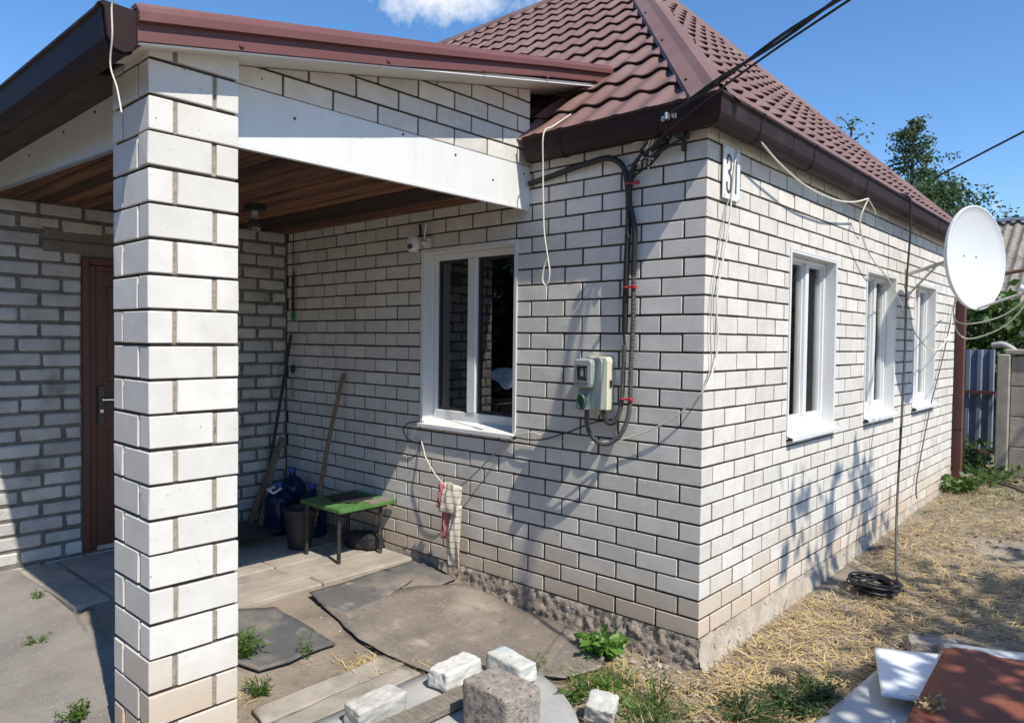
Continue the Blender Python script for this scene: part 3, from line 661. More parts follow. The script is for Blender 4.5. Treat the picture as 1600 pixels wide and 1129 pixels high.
# porch floor: concrete slabs laid in strips (setting)
fl = tag(MB().box((-3.985, -1.93, -.06), (-2.30, -.004, .085)).build('porch_floor', mortar_rough), kind='structure')
def slab_piece(poly, z, h=.05, mt=concrete, parent=fl, name='slab'):
    return MB().prism(poly, z-h, z).build(name, mt, parent, bevel=.007, jit=.0025)
def rect(a, b, c, d): return [(a, c), (b, c), (b, d), (a, d)]
slab_piece([(-3.97, -2.02), (-2.93, -1.99), (-2.95, -1.79), (-3.97, -1.80)], .105)
slab_piece([(-3.97, -1.775), (-3.0, -1.765), (-2.98, -1.40), (-3.97, -1.40)], .112)
slab_piece([(-2.90, -2.0), (-2.36, -2.03), (-2.27, -1.93), (-2.34, -1.84), (-2.90, -1.86)], .062, .06)
slab_piece([(-2.96, -1.84), (-2.30, -1.82), (-2.24, -1.62), (-2.96, -1.60)], .082, .06)
slab_piece([(-2.96, -1.59), (-2.26, -1.585), (-2.24, -1.37), (-2.96, -1.36)], .105)
for q, y2 in enumerate((-.95, -.5, -.005)):
    y1 = (-1.385, -.94, -.49)[q]; slab_piece(rect(-3.97, -2.965, y1, y2), .115)
xs = [-2.955, -2.74, -2.56, -2.40, -2.225]
for a, b_ in zip(xs[:-1], xs[1:]):
    ys = [-1.35, -.66 + random.uniform(-.2, .2), -.004]
    for c, d in zip(ys[:-1], ys[1:]): slab_piece(rect(a+.004, b_-.004, c+.004, d-.004), .118 + random.uniform(-.003, .003))

# ================================================================== STREET-SIDE FITTINGS ON THE HOUSE
def tubeobj(name, pts, r, mt, parent=None, seg=7, n=6, smooth=True): return MB().tube(pts, r, seg, n).build(name, mt, parent, smooth=smooth, fix=False)
# house number plate
pl = empty('house_number_plate', 'white house number plate reading 31 on the side wall under the eave', 'number plate', (.001, .235, 2.58))
MB().box((.012, -.098, -.138), (.020, .098, .138)).build('plate', white_panel, pl, bevel=.002)
MB().box((-.002, -.08, -.12), (.012, -.04, .12)).box((-.002, .04, -.12), (.012, .08, .12)).build('mount_batten', dark_wood, pl)
def stroke(pts, wd=.008):
    P = smooth_path([Vector((.0205, a, b)) for a, b in pts], 6); V = []; F = []
    for i, p in enumerate(P):
        d = (P[min(i+1, len(P)-1)] - P[max(i-1, 0)]).normalized(); n = Vector((0, -d.z, d.y)); V += [p + n*wd, p - n*wd, p + n*wd + Vector((.0012, 0, 0)), p - n*wd + Vector((.0012, 0, 0))]
    for i in range(len(P)-1): k = 4*i; F += [(k+2, k+3, k+7, k+6), (k, k+2, k+6, k+4), (k+1, k+5, k+7, k+3)]
    return MB().add(V, F).build('numeral', digit_m, pl, fix=False)
stroke([(-.058, .045), (-.056, .075), (-.04, .09), (-.020, .075), (-.016, .045), (-.020, .018), (-.042, .004), (-.020, -.012), (-.014, -.04), (-.018, -.085), (-.038, -.10), (-.058, -.085), (-.06, -.05)])
stroke([(.044, .078), (.046, .0), (.045, -.098)])
for a, b_ in ((-.085, -.125), (.085, -.125), (-.085, .125), (.085, .125)): MB().lathe([(.005, 0), (.004, .003)], 8, Matrix.Translation((.020, a, b_)) @ Matrix.Rotation(R_(90), 4, 'Y')).build('screw', steel, pl)
# electricity meter box
mb = empty('electricity_meter', 'grey green electricity meter box on a cream back, on the front wall', 'meter box', (-.632, 0, 1.305))
mb.scale = (.655, 1, 1)
MB().prism([(-.135, .0), (.135, .0), (.135, .28), (.12, .298), (-.12, .298), (-.135, .28)], .0, .062, Matrix(((1, 0, 0, 0), (0, 0, -1, -.002), (0, 1, 0, 0), (0, 0, 0, 1)))).build('back_case', meter_c, mb, bevel=.006)
cv = MB(); MY = Matrix(((1, 0, 0, 0), (0, 0, -1, 0), (0, 1, 0, 0), (0, 0, 0, 1)))
cv.prism([(-.128, .004), (.118, .004), (.118, .272), (.105, .29), (-.115, .29), (-.128, .272)], .066, .105, MY)
cv.build('cover', meter_g, mb, bevel=.006)
up_ = MB(); up_.prism([(-.128, .145), (-.112, .125), (.045, .125), (.06, .145), (.06, .265), (.045, .285), (-.112, .285), (-.128, .265)], .106, .150, MY); upo = up_.build('upper_cover', meter_g, mb, bevel=.008)
lw = MB(); lw.add([MY @ Vector(v) for v in ((-.115, .006, .106), (.04, .006, .106), (.04, .124, .106), (-.115, .124, .106), (-.115, .006, .138), (.04, .006, .138), (.04, .124, .108), (-.115, .124, .108))], [(0, 1, 2, 3), (4, 5, 6, 7), (0, 1, 5, 4), (1, 2, 6, 5), (2, 3, 7, 6), (3, 0, 4, 7)]); lw.build('lower_cover', meter_g, mb, bevel=.003)
wfm = MB()
for a, b_ in (((-.098, .158), (-.090, .255)), ((.022, .158), (.030, .255)), ((-.090, .158), (.022, .166)), ((-.090, .247), (.022, .255))): wfm.prism(rect(a[0], b_[0], a[1], b_[1]), .151, .158, MY)
wfm.build('display_frame', steel, mb)
MB().prism(rect(-.089, .021, .167, .246), .1505, .1525, MY).build('display', black_rub, mb)
MB().prism(rect(-.05, -.02, .19, .235), .1526, .1535, MY).prism(rect(.0, .012, .18, .235), .1526, .1535, MY).build('display_mark', meter_g, mb)
MB().lathe([(.046, 0), (.046, .018), (.040, .024), (.036, .024), (.033, .016), (.01, .016)], 24, Matrix.Translation((-.045, -.132, .048)) @ Matrix.Rotation(R_(90), 4, 'X')).build('knob', meter_k, mb, smooth=True)
MB().box((.138, -.045, .13), (.146, -.03, .17)).build('latch', black_rub, mb)
MB().lathe([(.014, 0), (.014, .03)], 10, Matrix.Translation((.03, -.045, -.028))).build('gland', meter_c, mb)
def corr(s, e, step=.012, r=.0125):
    return lambda t: r*(1.0 + (.10 if int(t*260) % 2 else -.04)) if s <= t <= e else r
cy = -.028
c1 = empty('conduit', 'black conduit running along under the front eave and bending down to the meter', 'conduit', (-.46, 0, 2.4), group='conduits down to the meter')
lc = lambda pts, o: [Vector(p) - Vector(o) for p in pts]
o1 = (-.46, 0, 2.4)
MB().tube(lc([(-1.165, cy, 2.645), (-1.0, cy, 2.665), (-.85, cy-.005, 2.685), (-.70, cy-.01, 2.70), (-.58, cy-.01, 2.705), (-.50, cy, 2.66), (-.462, cy, 2.57), (-.445, cy-.004, 2.40), (-.455, cy, 2.1), (-.460, cy, 1.74)], o1), .0165, 10).build('sleeve', black_cable, c1, smooth=True, fix=False)
MB().tube(lc([(-.460, cy-.01, 1.75), (-.458, cy, 1.66)], o1), .007, 8).build('wire', black_cable, c1, fix=False)
MB().tube(lc([(-.458, cy-.005, 1.67), (-.466, cy, 1.5), (-.470, cy-.005, 1.36), (-.486, cy-.015, 1.28), (-.515, cy-.02, 1.24), (-.55, cy-.022, 1.24), (-.574, cy-.022, 1.275), (-.58, cy-.022, 1.31)], o1), corr(0, 1), 9, 34).build('corrugated_sleeve', conduit_m, c1, smooth=False, fix=False)
c2 = empty('conduit', 'grey corrugated conduit from the cable end under the eave looping below the meter', 'conduit', o1, group='conduits down to the meter')
MB().tube(lc([(-.20, cy-.03, 2.735), (-.30, cy-.025, 2.70), (-.385, cy-.01, 2.665), (-.43, cy, 2.60), (-.435, cy-.012, 2.45), (-.405, cy-.006, 2.3), (-.41, cy, 2.05)], o1), .015, 10).build('sleeve', black_cable, c2, smooth=True, fix=False)
MB().tube(lc([(-.41, cy, 2.07), (-.408, cy, 1.8), (-.415, cy-.003, 1.55), (-.415, cy-.006, 1.37), (-.422, cy-.015, 1.27), (-.455, cy-.03, 1.185), (-.515, cy-.045, 1.13), (-.575, cy-.06, 1.125), (-.628, cy-.07, 1.17), (-.652, cy-.075, 1.235), (-.655, -.10, 1.32)], o1), corr(0, 1), 9, 34).build('corrugated_sleeve', conduit_m, c2, smooth=False, fix=False)
for i, (x, z) in enumerate(((-.425, 2.545), (-.432, 1.985), (-.44, 1.375))):
    k = empty('cable_clip', ['red clip holding the conduits nearest the eave', 'red clip holding the conduits above the meter height', 'red clip holding the conduits beside the lower meter box'][i], 'clip', (x, -.02, z), group='red clips on the conduits')
    MB().box((-.026, -.03, -.005), (.045, -.02, .005)).box((-.026, -.042, -.0045), (.0, -.03, .004)).build('strap', red_m, k, bevel=.002)
    MB().box((.03, -.036, -.009), (.047, -.008, .009)).build('lock', red_m, k, bevel=.003)
# porch lamp
lp = empty('ceiling_lamp', 'black lamp with a clear bulb hanging from the porch board ceiling', 'lamp', (-2.86, -.91, 2.592))
MB().box((-.06, -.05, -.05), (.06, .05, 0)).build('base', black_rub, lp, bevel=.006)
MB().lathe([(.02, -.05), (.022, -.08), (.036, -.1), (.036, -.105)], 16).build('neck', old_grey, lp)
MB().lathe([(.04, -.105), (.042, -.15), (.040, -.16)], 18).build('housing', black_rub, lp)
MB().lathe([(.043, -.16), (.043, -.168), (.02, -.185)], 18).build('lens', chrome, lp)
for a in range(6): MB().box((.041, -.006, -.15), (.0435, .006, -.14), Matrix.Rotation(a*1.05+.2, 4, 'Z')).build('glint_dot', chrome, lp)  # glints on the housing, set in as small bright metal pieces
# security camera
sc_ = empty('security_camera', 'small white security camera with two antennas beside the front window top', 'camera', (-2.165, -.005, 2.362))
MB().box((.02, -.02, -.03), (.07, .004, .04)).box((.03, -.06, -.015), (.055, -.02, .01)).build('bracket', pvc, sc_, bevel=.004)
MB().lathe([(.002, -.052), (.03, -.05), (.045, -.03), (.048, 0), (.047, .03), (.036, .05), (.004, .055)], 20, Matrix.Translation((-.015, -.085, -.01))).build('body', pvc, sc_, smooth=True)
MZ = Matrix.Translation((-.0, -.122, -.03)) @ Matrix.Rotation(R_(28), 4, 'Z') @ Matrix.Rotation(R_(90), 4, 'X')
MB().lathe([(.030, -.01), (.030, .005), (.025, .012), (.02, .012)], 20, MZ).build('lens_ring', pvc, sc_, smooth=True)
MB().lathe([(.0195, .008), (.0195, .0125), (.009, .0125)], 20, MZ).build('lens', black_rub, sc_)
MB().lathe([(.008, .0126), (.007, .0145)], 12, MZ).build('lens_glass', chrome, sc_)
MB().tube([(.04, -.03, .03), (.06, -.035, .13)], .006, 8).build('antenna', pvc, sc_)
MB().tube([(-.0, -.03, .045), (-.03, -.015, .14)], .006, 8).build('antenna', black_rub, sc_)
MB().tube([(.05, -.02, -.03), (.055, -.03, -.055), (.09, -.02, -.06), (.13, -.012, -.075)], .0025, 6).build('cable', white_cable, sc_)
# red strap with green tip; small ornament
st = empty('hanging_strap', 'dark cord and red strap with a green tip hanging in the porch corner', 'strap', (-3.835, -.02, 2.2))
MB().tube([(0, -.01, .42), (0, -.01, .03)], .004, 6).build('cord', black_cable, st)
MB().box((-.013, -.012, -.29), (.013, -.004, .06)).box((-.026, -.012, -.27), (-.016, -.006, .02)).build('band', mat('dark red band', (.11, .022, .02), None, 5, .6), st, bevel=.002)
MB().box((-.03, -.014, -.36), (.022, -.003, -.29)).build('tip', green_m, st, bevel=.003)
orn = empty('wall_ornament', 'small chain with a dark rosette on the front wall in the porch corner', 'ornament', (-3.85, -.012, 1.42))
for a in range(6): MB().lathe([(.002, -.004), (.016, 0), (.002, .004)], 8, Matrix.Translation((.024*math.cos(a*1.05), -.01, .024*math.sin(a*1.05))) @ Matrix.Rotation(R_(90), 4, 'X')).build('petal', black_rub, orn)
for a in range(7): MB().tube([(.012*math.cos(t*.7854), -.008 - .004*(a % 2), -.045 - .032*a + .017*math.sin(t*.7854)) for t in range(9)], .0035, 5, 1).build('chain_ring', steel, orn)
# ================================================================== CABLES
tag(tubeobj('hanging_cable', [(-.985, .45, 3.335), (-.97, .2, 3.12), (-.95, -.06, 2.95), (-.938, -.17, 2.88), (-.945, -.165, 2.7), (-.937, -.165, 2.45), (-.927, -.165, 2.3), (-.898, -.165, 2.16), (-.884, -.165, 2.07), (-.905, -.165, 2.008), (-.935, -.165, 2.035), (-.93, -.165, 2.1), (-.905, -.165, 2.155), (-.885, -.165, 2.10)], .0042, white_cable), 'white cable hanging over the front gutter and ending in a loop', 'cable')
tag(tubeobj('hanging_cable', [(-.87, -2.47, 2.815), (-.90, -2.475, 2.79), (-.897, -2.475, 2.69), (-.93, -2.47, 2.60), (-.90, -2.46, 2.52), (-.86, -2.46, 2.43)], .0028, white_cable), 'thin white wire hanging from the porch gutter in front of the pillar', 'wire')
tag(tubeobj('wall_cable', [(.03, .39, 2.81), (.03, .27, 2.70), (.032, .22, 2.50), (.03, .19, 2.3), (.024, .15, 2.14), (.02, .09, 1.91), (.02, .11, 1.68), (.022, .06, 1.55), (.02, -.02, 1.46), (-.04, -.03, 1.39), (-.164, -.03, 1.285), (-.357, -.03, 1.19), (-.521, -.04, 1.138), (-.696, -.08, 1.115), (-.931, -.03, 1.10), (-1.13, -.025, 1.127), (-1.279, -.03, 1.087), (-1.30, -.02, 1.08)], .0045, white_cable), 'white cable running down the side wall and round the house corner to the front window', 'cable')
tag(tubeobj('wall_cable', [(.02, .21, 2.45), (.016, .17, 2.36), (.016, .10, 2.15), (.016, .05, 1.96), (.016, .035, 1.75), (.016, .05, 1.58), (.014, .0, 1.49)], .003, mat('grey wire', (.35, .34, .31), None, 5, .6)), 'thin grey wire beside the white cable at the house corner', 'wire')
tag(tubeobj('wall_cable', [(.10, .215, 2.775), (.105, .37, 2.77), (.10, .66, 2.705), (.10, 1.08, 2.645), (.10, 1.55, 2.64), (.10, 1.95, 2.68), (.12, 2.234, 2.745)], .006, white_cable), 'white cable sagging below the side gutter from the corner to a bracket', 'cable')
tag(tubeobj('dish_cable', [(.12, 2.234, 2.745), (.08, 2.19, 2.56), (.08, 2.46, 2.36), (.08, 3.0, 2.20), (.08, 3.42, 2.01), (.08, 3.98, 1.75), (.08, 4.62, 1.64), (.1, 5.1, 1.8), (.1, 5.25, 2.08), (.2, 4.9, 2.15), (.42, 3.9, 2.2)], .0055, white_cable), 'white cable drooping across the side windows to the satellite dish', 'cable')
tag(tubeobj('wall_cable', [(.12, 2.24, 2.74), (.13, 2.36, 2.68), (.12, 2.42, 2.66)], .004, white_cable), 'short cut white cable end at the side gutter bracket', 'cable')
tag(tubeobj('wall_cable', [(-1.274, -.02, 1.086), (-1.15, -.03, 1.082), (-1.029, -.03, 1.094), (-.9, -.03, 1.135), (-.789, -.06, 1.171), (-.654, -.05, 1.227), (-.56, -.04, 1.25), (-.5, -.03, 1.26)], .0042, black_cable), 'thin black cable from the front window corner to the meter conduits', 'cable')
tag(tubeobj('wall_cable', [(-2.13, -.02, 1.11), (-2.21, -.03, 1.10), (-2.29, -.03, 1.085), (-2.34, -.035, 1.035), (-2.30, -.03, .975), (-2.21, -.025, .955), (-2.16, -.02, .965)], .004, black_cable), 'black cable loop at the lower left corner of the front window', 'cable')
wl = empty('clothes_line', 'cord strung under the front window holding a towel', 'clothes line', (-1.75, -.05, .73))
ow = (-1.75, -.05, .73)
MB().tube(lc([(-2.165, -.012, .968), (-2.12, -.03, .92), (-2.07, -.05, .862), (-1.97, -.06, .77), (-1.87, -.07, .712)], ow), .0042, 6).build('cord', white_cable, wl, fix=False)
MB().tube(lc([(-1.87, -.07, .712), (-1.79, -.07, .695), (-1.70, -.07, .722), (-1.58, -.06, .815), (-1.44, -.045, .945), (-1.30, -.012, 1.082)], ow), .0042, 6).build('cord', mat('grey cord', (.2, .17, .14), None, 5, .8), wl, fix=False)
tw = empty('towel', 'striped cream towel folded with a pink cloth over the line', 'towel', (-1.775, -.075, .70))
def cloth(cols, rows_, X, lo, hi, y, mt, name, stripes=None):
    V = []; F = []
    for j in range(rows_+1):
        t = j/rows_
        a, b_ = X(t)
        for i in range(cols+1):
            s = i/cols; V.append((a + (b_-a)*s, y(t) + .012*math.sin(s*7 + t*3) + .006*math.sin(s*17 - t*6), hi + (lo-hi)*t + .01*math.sin(s*4)))
    n = cols+1
    for j in range(rows_):
        for i in range(cols): F.append((j*n+i, j*n+i+1, (j+1)*n+i+1, (j+1)*n+i))
    o = MB().add(V, F).build(name, mt, tw, smooth=True, fix=False)
    so = o.modifiers.new('thick', 'SOLIDIFY'); so.thickness = .006; return o
tm = D.materials.new('striped towelling'); tm.use_nodes = True; t_ = tm.node_tree; pb_ = t_.nodes['Principled BSDF']; pb_.inputs['Roughness'].default_value = .95
tcx = t_.nodes.new('ShaderNodeTexCoord'); sz_ = t_.nodes.new('ShaderNodeSeparateXYZ'); ws_ = t_.nodes.new('ShaderNodeMath'); ws_.operation = 'MULTIPLY'; ws_.inputs[1].default_value = 23; wv = t_.nodes.new('ShaderNodeMath'); wv.operation = 'FRACT'
rp = t_.nodes.new('ShaderNodeValToRGB'); rp.color_ramp.elements[0].position = .86; rp.color_ramp.elements[0].color = (.70, .64, .52, 1); rp.color_ramp.elements[1].position = .90; rp.color_ramp.elements[1].color = (.24, .18, .15, 1)
bn = t_.nodes.new('ShaderNodeTexNoise'); bn.inputs['Scale'].default_value = 180; bp = t_.nodes.new('ShaderNodeBump'); bp.inputs['Strength'].default_value = .6; bp.inputs['Distance'].default_value = .006
for a, b_ in ((tcx.outputs['Object'], sz_.inputs[0]), (sz_.outputs[2], ws_.inputs[0]), (ws_.outputs[0], wv.inputs[0]), (wv.outputs[0], rp.inputs[0]), (rp.outputs[0], pb_.inputs['Base Color']), (bn.outputs[0], bp.inputs['Height']), (bp.outputs[0], pb_.inputs['Normal'])): t_.links.new(a, b_)
cloth(10, 10, lambda t: (-.06 - .012*t, .115 - .0*t), -.165, .03, lambda t: -.02 - .035*math.sin(t*1.6), tm, 'short_fold')
cloth(8, 20, lambda t: (-.01 - .025*t, .108 - .02*t), -.54, -.10, lambda t: -.012 + .02*t - .03*math.sin(t*3), tm, 'long_fold')
cloth(6, 10, lambda t: (-.10 - .012*t, -.045), -.15, .025, lambda t: -.03, pink_m, 'pink_cloth')
cloth(6, 10, lambda t: (-.068, .0 + .02*t), -.35, -.12, lambda t: -.03, pink_m, 'pink_cloth')
# supply cables
ins = empty('cable_anchor', 'galvanised anchor clamp with black bracket under the front gutter near the corner', 'anchor clamp', (-.12, -.08, 2.80))
MB().box((-.025, -.01, -.07), (.025, .07, .01)).box((-.012, .04, -.13), (.0, .078, -.07)).build('bracket', black_rub, ins, bevel=.006)
MB().box((-.036, -.09, .004), (-.020, -.055, .04)).build('clamp', steel, ins, bevel=.004)
MB().box((.004, -.09, .004), (.018, -.055, .036)).build('clamp', steel, ins, bevel=.004)
MB().lathe([(.008, -.012), (.011, 0), (.008, .012)], 10, Matrix.Translation((-.05, -.075, .012))).build('bolt', steel, ins)
tw1 = []; tw2 = []
A = Vector((-.11, -.17, 2.83)); B = Vector((5.4, -2.1, 3.93))
for k in range(121):
    t = k/120; p = A.lerp(B, t) - Vector((0, 0, .10*4*t*(1-t)*0)); a = t*46; rr = .008
    n1 = Vector((.33, .94, 0))*math.cos(a)*rr + Vector((0, 0, 1))*math.sin(a)*rr
    tw1.append(p + n1); tw2.append(p - n1)
tag(MB().tube(tw1, .0075, 7, 1).tube(tw2, .0075, 7, 1).build('supply_cable', black_cable, smooth=True, fix=False), 'thick twisted black supply cable rising from the house corner to the upper right', 'cable')
tag(tubeobj('supply_cable', [(-.28, -.10, 2.69), (-.05, -.17, 2.79), (.35, -.30, 2.905), (.80, -.47, 2.99), (2.2, -.98, 3.235), (5.4, -2.1, 3.80)], .0055, black_cable), 'thin black wire running just below the thick twisted supply cable', 'wire')
tag(tubeobj('supply_cable', [(-1.97, 14, 5.242), (.277, 11, 5.347), (2.1, 8.6, 5.42), (5, 4.7, 5.6)], .020, black_cable), 'lone black overhead wire passing in front of the spruce', 'wire')
def kink(name, pts, r, mt, label, cat='cable'): return tag(tubeobj(name, pts, r, mt), label, cat)
kink('service_cable', [(-.17, -.12, 2.805), (-.22, -.07, 2.80), (-.30, -.06, 2.755), (-.36, -.06, 2.70), (-.30, -.06, 2.665), (-.22, -.06, 2.69), (-.10, -.06, 2.73), (-.05, -.07, 2.78), (-.06, -.08, 2.82), (-.12, -.09, 2.83)], .006, black_cable, 'black cable loop hanging under the anchor clamp')
kink('service_cable', [(-.13, -.07, 2.83), (-.19, -.05, 2.74), (-.27, -.045, 2.655), (-.32, -.04, 2.625), (-.37, -.04, 2.60), (-.415, -.04, 2.57), (-.43, -.04, 2.5), (-.435, -.06, 2.3), (-.42, -.06, 2.25)], .0055, black_cable, 'black cable from the anchor clamp down to the uppermost red clip')
kink('service_cable', [(-.19, -.05, 2.71), (-.24, -.06, 2.685), (-.28, -.06, 2.66)], .013, black_cable, 'short black crimped cable splice below the anchor clamp', 'cable splice')
kink('service_cable', [(-.30, -.05, 2.645), (-.285, -.06, 2.63), (-.30, -.065, 2.615), (-.32, -.06, 2.63), (-.31, -.06, 2.65), (-.36, -.05, 2.655), (-.45, -.04, 2.64)], .0045, black_cable, 'knotted black wire end on the front wall near the corner', 'wire')
kink('service_cable', [(-.47, -.05, 2.775), (-.40, -.06, 2.755), (-.34, -.06, 2.76), (-.30, -.05, 2.79), (-.25, -.06, 2.82), (-.26, -.06, 2.835), (-.29, -.06, 2.80), (-.31, -.06, 2.73), (-.36, -.05, 2.66), (-.385, -.04, 2.64)], .0055, white_cable, 'white cable end bent beside the conduit under the front eave')
kink('service_cable', [(-.27, -.06, 2.82), (-.26, -.06, 2.80), (-.275, -.065, 2.76), (-.30, -.06, 2.68), (-.315, -.05, 2.6)], .004, white_cable, 'thin white wire hanging straight below the anchor clamp', 'wire')
# ================================================================== SATELLITE DISH
nd = Vector((.93, -.37, .04)).normalized(); sd = Vector((0, 0, 1)).cross(nd).normalized(); ud = nd.cross(sd)
dc = Vector((.56, 3.68, 2.425))
dish = empty('satellite_dish', 'white satellite dish on a bracket arm beside the far side windows', 'satellite dish', dc)
MD = Matrix((sd, ud, nd)).transposed().to_4x4()
a_, b_ = .40, .435
V = []; F = []; prof = [(0, -.062), (.3, -.056), (.6, -.038), (.85, -.014), (.955, 0), (.975, .006), (1.0, .004), (1.0, -.016), (.985, -.02), (.975, -.03), (.94, -.03), (.9, -.03), (.6, -.056), (.3, -.072), (0, -.078)]
seg = 48
for q, z in prof: V += [MD @ Vector((a_*q*math.cos(2*math.pi*k/seg), b_*q*math.sin(2*math.pi*k/seg), z)) for k in range(seg)]
for i in range(len(prof)-1):
    for k in range(seg): F.append((i*seg+k, i*seg+(k+1) % seg, (i+1)*seg+(k+1) % seg, (i+1)*seg+k))
MB().add(V, F).build('reflector', dish_m, dish, smooth=True)
for q in (-.085, .085): MB().lathe([(.008, -.064), (.008, -.052), (.003, -.05)], 8, MD @ Matrix.Translation((q, .02, 0))).build('bolt', steel, dish)
p0 = MD @ Vector((0, -.425, -.01)); p1 = MD @ Vector((0, -.33, .36))
MB().tube([MD @ Vector((0, -.36, -.05)), p0, p1], .011, 8, 1, smooth=False).build('feed_arm', steel, dish)
lnb = MB().lathe([(.026, -.05), (.028, .0), (.018, .02), (.018, .06), (.03, .065), (.03, .085)], 14, Matrix.Translation(p1 + MD @ Vector((0, .02, .02))) @ Matrix.Rotation(R_(200), 4, 'X') @ Matrix.Rotation(R_(60), 4, 'Y')).build('feed_horn', sheet_white, dish, smooth=True)
bkp = MD @ Vector((0, .03, -.09))
MB().box((-.08, -.10, -.12), (.08, .12, -.075), MD).build('back_bracket', steel, dish)
wpt = Vector((.0, 3.80, 2.32)) - dc
MB().tube([wpt, wpt.lerp(bkp, .85), bkp + MD @ Vector((0, 0, -.03))], .016, 8, 1, smooth=False).tube([Vector((.0, 3.88, 2.14)) - dc, wpt.lerp(bkp, .55)], .009, 7, 1, smooth=False).build('wall_arm', steel, dish)
MB().box(wpt + Vector((.0, -.035, -.10)), wpt + Vector((.012, .035, .05))).box(Vector((.0, 3.85, 2.10)) - dc, Vector((.01, 3.91, 2.18)) - dc).build('wall_plate', steel, dish)
for s_ in (0, 1):
    MB().tube([p1, p1 + Vector((.0, .0, -.06 - .05*s_)), (p0+p1)/2 + Vector((0, 0, -.13 - .1*s_)), p0 + Vector((-.1, .1, -.12 - .12*s_)), p0 + Vector((-.22, .3, .0)), bkp], .0055, 6).build('signal_cable', white_cable, dish, fix=False)
# ================================================================== REAR RIGHT: post, fence, neighbour
MB_post = empty('steel_post', 'red brown square steel post behind the far house corner', 'post', (.02, 6.12, .12))
MB().box((-.045, -.045, -.1), (.045, .045, 2.3)).build('post', post_m, MB_post, bevel=.004)
MB().box((-.047, -.047, .62), (.047, .047, .627)).build('weld_seam', gutter_m, MB_post)
MB().box((-.055, -.055, 2.3), (.055, .055, 2.31)).build('cap', post_m, MB_post)
fe = empty('metal_fence', 'dark blue corrugated steel fence behind the post', 'fence', (-.6, 7.6, .1))
for k in range(9):
    V = []; F = []; x0_ = -1.6 + k*.26
    pr = [(0, 0), (.055, 0), (.075, -.028), (.115, -.028), (.135, 0), (.19, 0), (.21, -.028), (.25, -.028), (.26, 0)]
    o = MB().sweep([(a, b) for a, b in pr] + [(a, b + .004) for a, b in pr[::-1]], [lambda a, b, z=z: Vector((x0_ + a, b + .003*(k % 2), z)) for z in (.0, 1.55)]).build('panel', fence_blue, fe)
MB().box((-1.6, -.06, .98), (.76, -.032, 1.02)).box((-1.6, -.06, .22), (.76, -.032, .26)).build('rail', post_m, fe)
cf = empty('concrete_fence', 'grey concrete fence panel with a broad post and cap', 'fence', (.38, 6.85, .1))
MB().box((-.1, -.08, -.2), (.03, .08, 1.5)).build('post', concrete, cf, bevel=.012)
MB().box((.031, -.03, -.2), (2.2, .03, .06)).build('base_slab', concrete, cf, bevel=.01)
for k in range(4): MB().box((.031, -.03, .064 + .355*k), (2.2, .03, .064 + .355*k + .35)).build('slab', concrete, cf, bevel=.012)
MB().box((-.03, -.07, 1.501), (2.2, .07, 1.56)).build('cap', concrete, cf, bevel=.012)
tag(MB().tube([(.22, 6.83, 1.70), (.32, 6.82, 1.715), (.42, 6.83, 1.66), (.46, 6.83, 1.60)], .035, 10).build('pipe_elbow', slate, smooth=True, fix=False), 'pale bent pipe piece lying on top of the concrete fence', 'pipe')
nh = empty('neighbour_house', 'neighbouring house with a weathered grey corrugated roof behind the dish', 'house', (0, 11, 0))
MB().box((-1.1, .2, 0), (5, 4.2, 2.62)).build('wall', white_brick, nh)
for k in range(5):
    for j in range(12): MB().box((-1.1 + .26*j + .13*(k % 2), .185, 1.68 + .09*k), (-1.1 + .26*j + .13*(k % 2) + .25, .2, 1.68 + .09*k + .08)).build('brick', white_brick, nh)
V = []; F = []; nx_ = 241
for j, (y, z) in enumerate(((-.62, 2.42), (.5, 3.2), (.501, 3.215), (1.62, 3.98))):
    for i in range(nx_): x = -1.25 + i*.026; V.append((x, y, z + .028*math.cos(x/.15*2*math.pi)))
for j in range(3):
    for i in range(nx_-1): q = j*nx_+i; F.append((q, q+1, q+nx_+1, q+nx_))
MB().add(V, F).build('roof', asb, nh, smooth=True, fix=False)
MB().box((-1.3, 1.5, 3.99), (5.2, 1.8, 4.04)).build('ridge_flashing', steel, nh)
MB().tube([(-.6, -.75, 2.76), (1.5, -.75, 3.13)], .03, 8).build('pipe_rail', mat('rusty pipe', (.25, .11, .07), (.17, .07, .045), 9, .8), nh)
# ================================================================== VEGETATION
def leaves(centers, size, spread, up=.3, aspect=.55):
    """one bent leaf (2 quads) per centre, random attitude"""
    n = len(centers); c = np.asarray(centers, float)
    d = rng.normal(size=(n, 3)); d /= np.linalg.norm(d, axis=1)[:, None]
    d[:, 2] = d[:, 2]*.6 - up; d /= np.linalg.norm(d, axis=1)[:, None]
    q = rng.normal(size=(n, 3)); s = np.cross(d, q); s /= np.linalg.norm(s, axis=1)[:, None]
    nn = np.cross(s, d)
    L_ = (size*rng.uniform(.6, 1.3, n))[:, None]; W_ = L_*aspect*.5
    V = np.stack([c, c + d*L_*.5 + s*W_ + nn*L_*.08, c + d*L_, c + d*L_*.5 - s*W_ + nn*L_*.08], 1).reshape(-1, 3)
    F = np.arange(4*n).reshape(n, 4); return V, F
def leaf_obj(name, centers, size, mt, parent, up=.3, aspect=.6):
    V, F = leaves(centers, size, 0, up, aspect); return np_mesh(name, V, F, mt, parent, rng.uniform(0, 1, len(F)))
